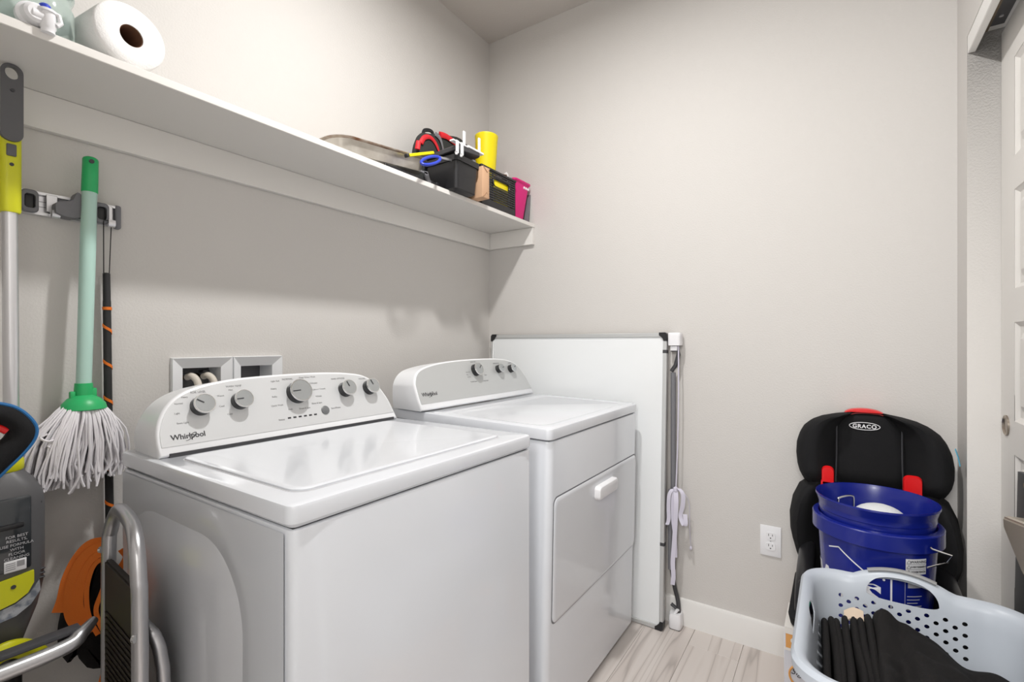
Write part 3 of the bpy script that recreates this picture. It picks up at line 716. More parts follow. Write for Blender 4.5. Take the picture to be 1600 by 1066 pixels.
loft(b, [[cf(lx+.006+.034*k/6, .535, .0), cf(lx+.006+.034*k/6, .549-.0008*k, .0), cf(lx+.006+.034*k/6, .549-.0008*k, .0005), cf(lx+.006+.034*k/6, .535, .0005)] for k in range(7)])
part('pictogram_print', b, M['lgrey'], bb, smooth=0, stuff=True)
b = N()
for k2 in range(7): strip(b, [(lx+.004, .512-.009*k2), (lx+.044-.006*(k2 % 3), .512-.009*k2)], .0018)
strip(b, [(lx-.001, .566), (lx-.001, .42)], .001)
part('small_print', b, M['lgrey'], bb, smooth=0, stuff=True)
# bail handle
b = N(); a0 = Vector((BCX-.115, BCY-.108, .652)); pts = [a0, a0+Vector((.0, -.004, -.004)), Vector((-.452, -1.785, .642)), Vector((-.45, -1.776, .621)), Vector((-.46, -1.752, .612)), Vector((-.475, -1.735, .608))]
tube(b, pts, .0021, 8)
part('bail_wire', b, M['chrome'], bk, 'bent wire bail')
# inner bucket
ib = thing('inner_blue_bucket', 'second blue bucket nested inside the printed one, its rim showing on top', 'bucket', (BCX, BCY, .43))
b = N(); pi_ = [(.119, .432), (.1365, .690), (.1385, .692), (.1385, .704), (.1395, .7065), (.1440, .722), (.1465, .7275), (.1460, .7325), (.1440, .732), (.1420, .724), (.1345, .700), (.116, .440), (0, .438)]
pi_ = [(r-.0035 if z < .69 else r-.001, z) for r, z in pi_]; lathe(b, pi_, (BCX, BCY, 0), seg=72, cap0=True, cap1=False); part('bucket_shell', b, M['blue'], ib, smooth=25)
b = N(); tube(b, smooth_path([(-.30, -1.548, .66), (-.302, -1.548, .699), (-.298, -1.552, .706), (-.275, -1.572, .709), (-.262, -1.584, .707), (-.258, -1.588, .70), (-.258, -1.588, .66)], 5), .0032, 10)
wh = solo('wire_handle', b, M['chrome'], 'shiny bent wire handle poking up inside the blue bucket', 'handle')
b = N()
rings = []
for i in range(9):
    a = i/8*PI/2; rings.append([(BCX+.02+.066*math.cos(a)*math.cos(t)*1.0, BCY-.012+.066*math.cos(a)*math.sin(t), .665+.042*math.sin(a)) for t in [2*PI*k/28 for k in range(28)]])
rings = [[(p[0], p[1], .60) for p in rings[0]]]+rings[:-1]
loft(b, rings); solo('white_scrubber', b, mat('scrubber_white', (.70, .72, .74), .8, bump=(260, 1.0, 2)), 'round white textured scrubber head inside the blue bucket', 'brush')

# ---- laundry basket
BX0, BX1, BY0, BY1 = -1.03, -.487, -1.925, -1.466     # outer rim extents
ZR = .562
lb = thing('laundry_basket', 'pale blue-grey plastic laundry basket heaped with black clothes', 'basket', (-.76, -1.70, .262))
b = N()
rc = ((BX0+BX1)/2, (BY0+BY1)/2); W0 = BX1-BX0; D0 = BY1-BY0
def RB(i, z, r, bump=True):
    out = []
    for p, q in rrect(W0-2*i, D0-2*i, r, 8):
        out.append([rc[0]+p, rc[1]+q, z])
    return out
HY = -1.680
def dens(ring, m=7):
    """subdivide long straight edges and lift the handle arches on the short sides"""
    n = len(ring); out = []
    for i in range(n):
        a = Vector(ring[i]); c = Vector(ring[(i+1) % n]); L = (c-a).length
        k_ = max(1, int(L/.012)) if L > .1 else 1
        for s_ in range(k_): out.append(a.lerp(c, s_/k_))
    return out
def arch_z(p, amp=.030):
    t = abs(p.y-HY); f = 0
    if abs(p.x-rc[0]) > W0/2-.07 and t < .10: f = amp*(math.cos(t/.10*PI/2)**.8)
    return Vector((p.x, p.y, p.z+f))
prof = [(.060, .262, .05), (.040, .40, .06), (.026, .512, .07), (.022, .538, .07), (.016, .552, .075), (.006, .561, .08), (.0, .560, .085), (-.001, .548, .085), (.001, .536, .085), (.004, .536, .085), (.0035, .547, .085), (.007, .555, .08), (.015, .547, .075), (.018, .536, .07), (.0285, .512, .07), (.0425, .40, .06), (.0625, .2645, .05)]
# order: outside wall up under the rolled rim and back down the inner wall
prof_out = [(.0625, .262, .05), (.0435, .40, .06), (.0300, .51, .07), (.0255, .535, .075), (.012, .551, .08), (.006, .549, .085), (.0045, .536, .088), (.000, .534, .088), (-.001, .552, .088), (.005, .561, .085), (.013, .560, .08), (.0225, .553, .075), (.0285, .540, .070), (.0325, .512, .068), (.046, .40, .058), (.065, .2655, .05)]
rings = [[arch_z(p) if z > .5 else p for p in dens(RB(i, z, r))] for i, z, r in prof_out]
nmax = max(len(r) for r in rings)
def resample(ring, n):
    P = ring+[ring[0]]; L = [0]
    for a, c in zip(P, P[1:]): L.append(L[-1]+(c-a).length)
    out = []; j = 0
    for k_ in range(n):
        t = L[-1]*k_/n
        while L[j+1] < t: j += 1
        out.append(P[j].lerp(P[j+1], (t-L[j])/(L[j+1]-L[j])))
    return out
rings = [resample(r, 220) for r in rings]
loft(b, rings, cap0=True, cap1=True)
body = part('basket_shell', b, M['basket'], lb, smooth=45)
# holes and hand slots cut with one boolean
cut = N()
def cyl_cut(c, ax, r, L=.06, sy=1., sx=1., seg=12):
    t = N(); bmesh.ops.create_cone(t, cap_ends=True, segments=seg, radius1=r, radius2=r, depth=L)
    m_ = Matrix.Translation(c) @ (Matrix.Rotation(PI/2, 4, 'Y') if ax == 'x' else Matrix.Rotation(PI/2, 4, 'X'))
    if ax == 'x': m_ = Matrix.Translation(c) @ Matrix.Diagonal((1, sx, sy, 1)) @ Matrix.Rotation(PI/2, 4, 'Y')
    join(cut, t, m_)
xs_b = BX1-.035
for j in range(7):
    zz = .510-.0245*j*.5
    for i in range(15):
        if (i+j) % 2: continue
        yy = -1.553-.0175*i
        if yy < -1.812: continue
        if j < 1 and abs(yy+1.68) < .0: continue
        cyl_cut((xs_b, yy, .506-.013*j), 'x', .0052)
for i in range(16):
    for j in range(8):
        if (i+j) % 2: continue
        xx = -.60-.022*i
        cyl_cut((xx, BY0+.037, .478-.014*j), 'y', .0042, .07)
        cyl_cut((xx, BY1-.037, .450-.014*j), 'y', .0042, .07)
def slot_cut(pts, ax, c, L=.09):
    t = N()
    if ax == 'x': loft(t, [[(c[0]+s_, c[1]+p, c[2]+q) for p, q in pts] for s_ in (-L/2, L/2)])
    else: loft(t, [[(c[0]+p, c[1]+s_, c[2]+q) for p, q in pts] for s_ in (-L/2, L/2)])
    bmesh.ops.recalc_face_normals(t, faces=t.faces); join(cut, t)
hs = []
for i in range(33):
    t = -math.cos(PI*i/32); top_ = .562+.030*math.cos(t*.072/.10*PI/2)**.8-.0135
    hs.append((t*.072, .530+(top_-.530)*(1-abs(t)**5)**.45-.548))
bot = []
for i in range(1, 32):
    t = math.cos(PI*i/32); bot.append((t*.072, .530-.010*(1-abs(t)**4)**.5-.548))
slot = hs+bot
slot_cut(slot, 'x', (BX1-.033, HY, .548), .044)
slot_cut(slot, 'x', (BX0+.03, HY, .548), .05)
slot_cut([(p*.75, q*.8) for p, q in slot], 'y', (-.72, BY1-.018, .528), .07)
bmesh.ops.recalc_face_normals(cut, faces=cut.faces)
cme = bpy.data.meshes.new('cut'); cut.to_mesh(cme); cut.free(); co = bpy.data.objects.new('cut', cme); COL.objects.link(co)
co.location = ORG[lb]*0; cme.transform(Matrix.Translation(-ORG[lb])); co.parent = lb
md = body.modifiers.new('holes', 'BOOLEAN'); md.operation = 'DIFFERENCE'; md.object = co; md.solver = 'EXACT'
bpy.context.view_layer.update()
dg = bpy.context.evaluated_depsgraph_get(); nm = bpy.data.meshes.new_from_object(body.evaluated_get(dg))
body.modifiers.clear(); body.data = nm; nm.name = 'basket_shell'
bpy.data.objects.remove(co)
t = N(); t.from_mesh(nm); sharpen(t, 40); t.to_mesh(nm); t.free()
# grip insert along the arch
b = N()
P = [arch_z(Vector((BX1-.012, HY+.068-.136*i/20, .5635))) for i in range(21)]
for p in P: p.x = BX1-.013
tube(b, P, .0052, 8, flat=1.3, up=(0, 0, 1)); part('handle_grip', b, mat('grip_grey', (.30, .30, .30), .6), lb, 'grey soft handle grip')
b = N(); bx(b, -.93, -.555, -1.87, -1.515, .001, .2605, .002, 1)
solo('carton_under_basket', b, M['kraft'], 'plain carton carrying the laundry basket', 'box')
# clothes heap
b = N(); rings = []
def sst(a, b_, x): t = min(max((x-a)/(b_-a), 0), 1); return t*t*(3-2*t)
def heap(u, v):
    x = -.955+.395*u; y = -1.885+.272*v
    base = .392+.078*sst(0, .85, v)-.012*sst(.6, 0, u)
    fold = .005*math.sin(v*19+math.sin(u*5)*2.2)+.006*math.sin(u*9+v*6)+.006*math.sin(v*8-u*5)+.003*math.sin(u*31+v*14+2*math.sin(v*6))
    return x, y, base+fold
nu, nv = 40, 70; G = []
for i in range(nu+1):
    row = []
    for j in range(nv+1):
        u, v = i/nu, j/nv; x, y, z = heap(u, v)
        ed = min(u, 1-u, v, 1-v)
        if ed < .04: z -= ((.04-ed)/.04)**2*.05
        z += .010*math.exp(-((v-.93)/.06)**2)-.012*math.exp(-((v-.80)/.05)**2)
        row.append(b.verts.new((x, y, z+.030)))
    G.append(row)
for i in range(nu):
    for j in range(nv): b.faces.new((G[i][j], G[i+1][j], G[i+1][j+1], G[i][j+1]))
low = [b.verts.new((v.co.x*.96-.03, v.co.y*.96-.068, .268)) for v in (G[0][0], G[nu][0], G[nu][nv], G[0][nv])]
edge = [G[i][0] for i in range(nu+1)]+[G[nu][j] for j in range(1, nv+1)]+[G[i][nv] for i in range(nu-1, -1, -1)]+[G[0][j] for j in range(nv-1, 0, -1)]
lowr = [b.verts.new((-.755+(v.co.x+.755)*.93, -1.745+(v.co.y+1.745)*.9, .29)) for v in edge]
for k in range(len(edge)): b.faces.new((edge[k], edge[(k+1) % len(edge)], lowr[(k+1) % len(edge)], lowr[k]))
b.faces.new(lowr)
for v in low: b.verts.remove(v)
cl_ = solo('black_clothes', b, M['cloth'], 'heap of folded black clothes filling the laundry basket', 'clothes', smooth=80); cl_['kind'] = 'stuff'
# folded garment edges standing up at the left end
OD = ('leftmost', 'second from left', 'third from left', 'fourth from left', 'fifth from left', 'sixth from left', 'rightmost')
for i in range(7):
    b = N(); yy = -1.516-.0150*i+.0016*math.sin(i*4.1); zt = .466+.0058*i+.004*math.sin(i*2.3); wv = .0074+.0006*math.sin(i*3)
    rings = []
    for x, dz in ((-.560, -.10), (-.568, -.02), (-.582, -.004), (-.61, 0), (-.70, -.006), (-.80, -.014), (-.90, -.03), (-.95, -.05)):
        yo = yy+(x+.56)*(.05+.02*math.sin(i*1.7))+.002*math.sin(x*22+i); t_ = zt+dz
        rings.append([(x, yo-wv, .285), (x, yo-wv, t_-.007), (x, yo-wv*.6, t_-.001), (x, yo, t_+.001), (x, yo+wv*.6, t_-.001), (x, yo+wv, t_-.007), (x, yo+wv, .285)])
    loft(b, rings)
    solo('folded_garment', b, M['cloth'], 'black garment folded on edge in the laundry basket, %s of the upright row' % OD[i], 'clothes', 'folded black garments in the basket', smooth=50)
b = N(); ribbon(b, smooth_path([(-.576, -1.560, .478), (-.572, -1.580, .490), (-.576, -1.600, .488)], 4), (-.035, 0, -.01), .003); solo('beige_tag', b, mat('beige', (.62, .50, .38), .8), 'small beige cloth corner sticking out of the black clothes', 'cloth')
b = N(); ribbon(b, smooth_path([(-.62, -1.478, .545), (-.64, -1.488, .53), (-.665, -1.484, .515)], 4), (-.04, 0, .01), .003); solo('teal_cloth', b, M['teal'], 'teal cloth caught in the side slot of the laundry basket', 'cloth')

# ---- black board with champagne tray against the door
bd = thing('black_board', 'black panel with a champagne metal bracket leaning on the sliding door', 'panel', (-.6, -1.93, 0))
b = N(); loft(b, [[(-.278, y_, .001), (-.90, y_, .001), (-.90, y_, .90), (-.345, y_, .852)] for y_ in (-1.9375, -1.926)]); part('panel', b, mat('black_board', (.008, .009, .014), .35), bd)
b = N(); lathe(b, [(.007, -.002), (.006, .003), (.0, .004)], (-.405, -1.926, .83), axis=Matrix(((1, 0, 0), (0, 0, 1), (0, -1, 0))).transposed(), seg=14, cap1=False); part('rivet', b, M['brass'], bd)
b = N()
def tr_(y, i=0): return [(-.430-i, y, .757-i), (-.85, y, .835-i), (-.85, y, .66+i), (-.575, y, .672+i), (-.436-i, y, .730)]
loft(b, [tr_(-1.925), tr_(-1.885), tr_(-1.880, .004)]); bmesh.ops.bevel(b, geom=list(b.edges), offset=.004, segments=3, affect='EDGES')
part('metal_bracket', b, M['champ'], bd, 'champagne coloured metal bracket')
b = N(); tube(b, [(-.475, -1.91, .655), (-.52, -1.90, .63), (-.60, -1.90, .60)], .0016, 6); part('wire', b, M['chrome'], bd)

# ================================================================== on the shelf
ZS = 1.7765
# paper roll
pr_ = thing('paper_roll', 'white paper towel roll lying on its side on the shelf', 'paper towel', (-1.668, -.15, ZS))
b = N(); t = N(); lathe(t, [(.0225, -.005), (.0225, .0), (.045, .001), (.064, .0005), (.067, -.003), (.0675, -.01), (.0675, -.235), (.064, -.24), (.0225, -.24)], (0, 0, 0), seg=60, cap0=False, cap1=False)
for v in t.verts:
    a = math.atan2(v.co.y, v.co.x); rr0 = math.hypot(v.co.x, v.co.y)
    if rr0 > .05: k_ = 1+.012*math.sin(a*2+1)+.012*math.sin(a*3); v.co.x *= k_; v.co.y *= k_
MR = Matrix.Translation((-1.668, -.272, ZS+.0685)) @ Matrix.Rotation(math.radians(7), 4, 'Z') @ Matrix.Rotation(PI/2, 4, 'X')
join(b, t, MR); part('paper', b, M['paper'], pr_, smooth=50)
b = N(); t = N(); lathe(t, [(.0222, -.239), (.0222, -.002), (.0212, -.002), (.0212, -.239)], (0, 0, 0), seg=36, cap0=False, cap1=False); join(b, t, MR); part('core', b, M['card'], pr_, 'brown cardboard core')
# water jug
jg = thing('water_jug', 'clear plastic water jug with a white spigot on the shelf left of the paper roll', 'jug', (-1.86, -.15, ZS))
b = N(); RJ = lambda i, z: [(-1.883+p, -.145+q, z) for p, q in rrect(.27-2*i, .235-2*i, .055-min(i, .02), 6)]
loft(b, [RJ(.03, ZS), RJ(.008, ZS+.006), RJ(0, ZS+.03), RJ(0, ZS+.08), RJ(.005, ZS+.09), RJ(.005, ZS+.10), RJ(0, ZS+.11), RJ(0, ZS+.18), RJ(.02, ZS+.22), RJ(.07, ZS+.25)]); part('jug_body', b, M['jug'], jg, 'transparent ribbed body')
b = N()
AY = Matrix(((1, 0, 0), (0, 0, -1), (0, 1, 0)))
lathe(b, [(.026, 0), (.026, .012), (.021, .016), (.018, .03), (.013, .034)], (-1.822, -.2627, 1.800), axis=AY, seg=28, cap0=True)
lathe(b, [(.012, .014), (.012, -.020), (.0105, -.022), (.0105, -.030)], (-1.806, -.290, 1.800), seg=20)
t = N(); lathe(t, [(.0115, 0), (.0115, .03)], (0, 0, 0), seg=16); join(b, t, Matrix.Translation((-1.828, -.288, 1.798)) @ Matrix.Rotation(PI/2, 4, 'Y'))
part('spigot', b, M['white'], jg, 'white spigot')
b = N(); tube(b, [(-1.805, -.294, 1.812), (-1.792, -.296, 1.809), (-1.789, -.296, 1.796), (-1.795, -.296, 1.788)], .0045, 8); lathe(b, [(.015, 0), (.015, .004), (.010, .007)], (-1.808, -.290, 1.808), seg=20); part('lever', b, M['white'], jg)
b = N(); lathe(b, [(.0085, 0), (.0085, .006), (.006, .009), (0, .0095)], (-1.810, -.290, 1.8145), seg=20, cap1=False); part('push_button', b, M['blue2'], jg, 'blue push button')

# roasting pan on a black tray
rk = thing('black_slotted_tray', 'black slotted tray under the raised end of the roasting pan', 'tray', (-.83, -.15, ZS))
for i in range(9):
    b = N(); xx = -.955+.032*i; bx(b, xx, xx+.014, -.268, -.03, ZS, ZS+.006+.0018*i, .001, 1); part('slat', b, M['black'], rk)
b = N(); bx(b, -.96, -.675, -.275, -.268, ZS, ZS+.012, .001, 1); bx(b, -.96, -.675, -.03, -.023, ZS, ZS+.012, .001, 1); part('tray_edge', b, M['black'], rk)
b = N(); loft(b, [[(-.765, y_, ZS), (-.745, y_, ZS), (-.765, y_, ZS+.038), (-.785, y_, ZS+.036)] for y_ in (-.284, -.277)]); bx(b, -.80, -.765, -.284, -.277, ZS+.028, ZS+.034); solo('plastic_strip', b, M['mgrey'], 'grey plastic strip propped under the roasting pan', 'strip')
rp = thing('roasting_pan', 'worn aluminium roasting pan with a baked brown rim lying tilted on the shelf', 'pan', (-1.12, -.15, ZS))
MP = Matrix.Translation((-1.135, -.147, ZS+.0015)) @ Matrix.Rotation(math.radians(-6.2), 4, 'Y') @ Matrix.Translation((.205, 0, 0))
RP = lambda i, z, r=.06: [(p, q, z) for p, q in rrect(.42-2*i, .245-2*i, r, 8)]
b = N(); t = N(); loft(t, [RP(.028, 0, .04), RP(.018, .003, .045), RP(.008, .046, .055), RP(.0095, .046, .055), RP(.020, .005, .045), RP(.03, .0025, .04)]); join(b, t, MP); part('pan_body', b, M['pan'], rp, smooth=50)
b = N(); t = N(); loft(t, [RP(.0085, .045, .055), RP(-.002, .047, .062), RP(-.003, .050, .062), RP(.0085, .0475, .055)], cap0=False, cap1=False); bmesh.ops.contextual_create(t, geom=[]) if False else None
join(b, t, MP); part('rim', b, M['panrust'], rp, 'rim stained brown', smooth=50)
# tool bag
tb = thing('tool_bag', 'black and red tool bag standing behind the black bin on the shelf', 'bag', (-.45, -.08, ZS))
b = N(); rings = []
for y_, s_ in ((-.148, .90), (-.140, .97), (-.11, 1), (-.05, 1), (-.02, .97), (-.012, .9)):
    ring = []
    prof_ = [(-.195, 0), (.20, 0), (.212, .22), (.19, .29), (.10, .325), (.02, .312), (-.04, .30), (-.11, .275), (-.160, .262), (-.186, .225), (-.195, .12)]
    for p, q in resamp(prof_+[prof_[0]], 3)[:-1]: ring.append((-.50+p*s_*(1-.55*(y_+.148)/.136 if p < 0 else 1), y_, ZS+.001+q*(.5+.5*s_)))
    rings.append(ring)
loft(b, rings); body_ = part('bag_body', b, mat('bag_fabric', (.018, .020, .019), .8, bump=(300, .5, 2)), tb, smooth=60)
for pts, r_, m_, lb_ in (([(-.665, 1.985), (-.648, 2.012), (-.618, 2.028), (-.588, 2.022), (-.562, 1.995), (-.553, 1.96)], .010, 'redf', 'red trim loop'), ([(-.684, 1.955), (-.680, 1.975), (-.676, 1.99)], .010, 'redf', 'red trim'),
                     ([(-.550, 2.062), (-.51, 2.068), (-.45, 2.060), (-.39, 2.048), (-.33, 2.03)], .014, 'redf', 'red trim band'), ([(-.578, 2.055), (-.552, 2.045), (-.538, 2.02), (-.530, 1.98), (-.53, 1.93)], .011, 'mgrey', 'grey webbing')):
    b = N(); P_ = smooth_path([(p[0], -.150, p[1]) for p in pts]); tube(b, P_, r_, 8, flat=.45, up=(0, .2, 1)); part('trim_band', b, M[m_], tb, lb_)
b = N(); tube(b, smooth_path([(-.592, -.09, 2.05), (-.586, -.09, 2.078), (-.56, -.09, 2.092), (-.535, -.09, 2.092), (-.525, -.09, 2.07)]), .008, 8, flat=.7); part('carry_handle', b, M['black'], tb)
# black bin + lid
bn = thing('black_bin', 'black plastic bin overhanging the front edge of the shelf', 'bin', (-.588, -.24, ZS))
def box_taper(bm, x0, x1, y0, y1, z0, z1, tp, r, rim=.006, rimh=.022, wall=.003):
    c = ((x0+x1)/2, (y0+y1)/2); w_ = x1-x0; d_ = y1-y0
    R = lambda i, z: [(c[0]+p, c[1]+q, z) for p, q in rrect(w_-2*i, d_-2*i, max(r, .004), 5)]
    loft(bm, [R(tp+.004, z0), R(tp, z0+.004), R(rim*.9, z1-rimh), R(0, z1-rimh), R(0, z1), R(rim+wall, z1), R(rim+wall+.001, z1-rimh), R(tp+wall, z0+.006)])
b = N(); box_taper(b, -.665, -.517, -.340, -.165, ZS, 1.905, .012, .016); part('bin_body', b, M['black'], bn)
b = N(); t = N(); RL = lambda i, z: [(p, q, z) for p, q in rrect(.150-2*i, .175-2*i, .02, 5)]
loft(t, [RL(.002, -.012), RL(0, -.010), RL(0, .004), RL(.006, .008)]); ML = Matrix.Translation((-.588, -.255, 1.936)) @ Matrix.Rotation(math.radians(-6), 4, 'Y') @ Matrix.Rotation(math.radians(-3), 4, 'X'); join(b, t, ML)
ld = solo('bin_lid', b, M['dgrey'], 'dark lid resting loosely on top of the black bin', 'lid')
b = N(); tube(b, [(-.655, -.322, 1.912), (-.648, -.324, 1.934)], .003, 6); bx(b, -.54, -.52, -.32, -.29, 1.907, 1.925, .003); solo('white_wire_bits', b, M['lgrey'], 'pale bits showing in the gap under the bin lid', 'clip')
cl2 = thing('white_clip_strip', 'white plastic strip with upright prongs lying on the bin lid', 'clips', (-.63, -.31, 1.95))
b = N(); bx(b, -.69, -.60, -.345, -.325, 1.944, 1.950, .001, 1); bx(b, -.60, -.50, -.345, -.325, 1.948, 1.956, .001, 1); part('strip', b, M['white'], cl2)
for xx in (-.618, -.522):
    b = N(); bx(b, xx-.006, xx+.006, -.340, -.334, 1.95, 2.005 if xx < -.6 else 2.012, .001, 1); part('prong', b, M['white'], cl2)
for xx in (-.672, -.644):
    b = N(); bx(b, xx-.008, xx+.006, -.352, -.346, 1.900, 1.948, .001, 1); bx(b, xx-.008, xx-.001, -.352, -.344, 1.893, 1.905, .001, 1); part('hook', b, M['white'], cl2)
b = N(); t = N(); bx(t, 0, .135, -.008, .008, -.005, .005, .001, 1); join(b, t, Matrix.Translation((-.865, -.285, 1.842)) @ Matrix.Rotation(math.radians(-22), 4, 'Y')); ys = solo('yellow_stick', b, M['yellow'], 'yellow stick with a dark tip lying across the pan and the bin', 'tool')
b = N(); t = N(); bx(t, -.012, -.0005, -.0085, .0085, -.006, .006, .002, 1); join(b, t, Matrix.Translation((-.865, -.285, 1.842)) @ Matrix.Rotation(math.radians(-22), 4, 'Y')); part('dark_tip', b, M['ink'], ys)
b = N(); ring = [Vector((-.805+.047*math.cos(a), -.338+.012*math.sin(a), 1.832+.014*math.sin(a)+.024*math.cos(a))) for a in [2*PI*i/32 for i in range(32)]]; tube(b, ring, .0055, 8, closed=True)
scs = solo('scissors', b, M['blue2'], 'scissors with a blue handle loop poking out beside the black bin', 'scissors')
b = N(); loft(b, [[(-.76, -.338+d_, 1.854), (-.67, -.318+d_, 1.876), (-.67, -.318+d_, 1.884), (-.76, -.338+d_, 1.862)] for d_ in (-.001, .001)]); part('blade', b, M['steel'], scs)
# kraft pack
kp = thing('kraft_paper_pack', 'brown kraft paper pack wedged between the black bin and the slotted basket', 'pack', (-.48, -.27, ZS))
b = N(); t = N(); bx(t, -.0225, .0225, -.065, .065, 0, .128, .003, 2); join(b, t, Matrix.Translation((-.482, -.280, ZS)) @ Matrix.Rotation(math.radians(-4), 4, 'Z')); part('wrapper', b, M['kraft'], kp)
b = N()
for k_ in range(7): bx(b, -.5056, -.5052, -.322+.0, -.225, ZS+.018+.014*k_, ZS+.0215+.014*k_)
part('print_lines', b, mat('kraft_ink', (.25, .13, .08), .8), kp, stuff=True)
b = N(); tube(b, [(-.507, -.3465, ZS+.128), (-.48, -.3465, ZS+.108), (-.460, -.345, ZS+.128)], .0012, 5); tube(b, [(-.506, -.3455, ZS+.002), (-.484, -.346, ZS+.024), (-.462, -.344, ZS+.002)], .0012, 5); part('end_fold', b, mat('kraft_fold', (.46, .27, .16), .8), kp)
# slotted basket
sbk = thing('slotted_basket', 'black slotted storage basket overfilled with odds and ends', 'basket', (-.31, -.22, ZS))
sx0, sx1, sy0, sy1, sz0, sz1 = -.442, -.178, -.287, -.155, ZS, 1.942
b = N(); bx(b, sx0+.008, sx1-.008, sy0+.006, sy1-.006, sz0, sz0+.004, .001, 1); part('base', b, M['black'], sbk)
b = N()
for (x0, x1, y0, y1) in ((sx0, sx0+.004, sy0, sy1), (sx1-.004, sx1, sy0, sy1), (sx0, sx1, sy1-.004, sy1)): bx(b, x0, x1, y0, y1, sz0, sz1, .001, 1)
part('side_walls', b, M['black'], sbk, stuff=True)
b = N()
for (x0, x1, y0, y1) in ((sx0-.003, sx1+.003, sy0-.004, sy0+.004), (sx0-.003, sx1+.003, sy1-.004, sy1+.004), (sx0-.003, sx0+.004, sy0, sy1), (sx1-.004, sx1+.003, sy0, sy1)): bx(b, x0, x1, y0, y1, sz1-.008, sz1+.002, .0015, 1)
part('rim', b, M['black'], sbk)
b = N(); bx(b, sx0, sx1, sy0, sy0+.004, sz0, sz0+.03, .001, 1); part('front_foot', b, M['black'], sbk)
for k_ in range(12):
    zz = sz0+.033+.0105*k_
    if 6 <= k_ <= 8:
        b = N(); bx(b, sx0, -.352, sy0, sy0+.004, zz, zz+.0082, .001, 1); part('slat', b, M['black'], sbk)
        b = N(); bx(b, -.235, sx1, sy0, sy0+.004, zz, zz+.0082, .001, 1); part('slat', b, M['black'], sbk)
    else:
        b = N(); bx(b, sx0, sx1, sy0, sy0+.004, zz, zz+.0082, .001, 1); part('slat', b, M['black'], sbk)
b = N()
for xx in (-.436, -.356, -.231, -.184): bx(b, xx-.003, xx+.003, sy0+.001, sy0+.005, sz0+.02, sz1-.005)
part('upright', b, M['black'], sbk, stuff=True)
b = N(); ring = [Vector((-.2935+p, sy0-.001, sz0+.1155+q)) for p, q in rrect(.128, .038, .018, 5)]; tube(b, ring, .003, 6, closed=True); part('hand_slot_edge', b, M['black'], sbk)
# contents
b = N(); bx(b, -.345, -.228, -.2815, -.2785+.0, ZS+.006, ZS+.138, .004, 2); solo('yellow_box', b, M['yellow'], 'yellow pack seen through the hand slot of the slotted basket', 'pack')
b = N(); bx(b, -.372, -.349, -.274, -.236, ZS+.006, ZS+.134, .003, 2); solo('white_box', b, M['white'], 'white pack seen at the left end of the hand slot of the slotted basket', 'pack')
b = N(); t = N(); lathe(t, [(.040, 0), (.0415, .02), (.052, .335), (.0535, .338), (.0535, .345), (.051, .347), (.049, .346)], (0, 0, 0), seg=48, cap1=True); join(b, t, Matrix.Translation((-.318, -.208, ZS+.0055)) @ Matrix.Rotation(math.radians(3), 4, 'Y')); yt = solo('yellow_tumbler', b, M['yellow'], 'tall bright yellow plastic tumbler standing in the slotted basket', 'tumbler')
b = N(); bx(b, -.244, -.234, -.215, -.205, ZS+.006, 1.985, .002); solo('red_pen', b, M['redf'], 'small red stick poking up from the slotted basket', 'pen')
b = N(); loft(b, [[(-.252, -.262+d_, 1.80), (-.200, -.262+d_, 1.80), (-.200, -.262+d_, 1.972), (-.215, -.262+d_, 1.980), (-.252, -.262+d_, 1.955)] for d_ in (0, .002)]); solo('paper_slip', b, M['paper'], 'white paper slip sticking out of the slotted basket', 'paper')
b = N(); loft(b, [[(-.29, -.278+d_, 1.80), (-.235, -.278+d_, 1.80), (-.235, -.278+d_, 1.958), (-.27, -.278+d_, 1.952)] for d_ in (0, .004)]); solo('brown_card', b, M['card'], 'brown card beside the white paper slip in the slotted basket', 'card')
b = N(); bx(b, -.197, -.184, -.275, -.255, ZS+.006, 1.958, .002); solo('grey_stick', b, M['mgrey'], 'dark grey block poking up at the right end of the slotted basket', 'block')
# pink basket
pk = thing('pink_basket', 'magenta plastic basket at the corner end of the shelf', 'basket', (-.10, -.16, ZS))
b = N(); c_ = (-.093, -.165)
RK = lambda w_, d_, z, r=.02: [(c_[0]+p, c_[1]+q, z) for p, q in rrect(w_, d_, r, 6)]
loft(b, [RK(.092, .165, ZS), RK(.098, .17, ZS+.004), RK(.135, .215, ZS+.178), RK(.148, .228, ZS+.183), RK(.150, .230, ZS+.190), RK(.146, .226, ZS+.192), RK(.131, .211, ZS+.187), RK(.094, .166, ZS+.006)])
pkb = part('basket_body', b, M['pink'], pk)
b = N()
for k_ in range(3):
    bx(b, -.082+.018*k_, -.070+.018*k_, c_[1]-.1098, c_[1]-.098, ZS+.158, ZS+.170, .003, 2)
part('handle_opening', b, M['white'], pk, 'pale openings below the rim', stuff=True)
b = N(); t = N(); bx(t, -.004, .004, -.10, .0, 0, .15, .001, 1); join(b, t, Matrix.Translation((-.026, -.165, ZS)) @ Matrix.Rotation(math.radians(7), 4, 'Y')); solo('grey_folder', b, M['mgrey'], 'thin dark grey board between the pink basket and the end wall', 'board')

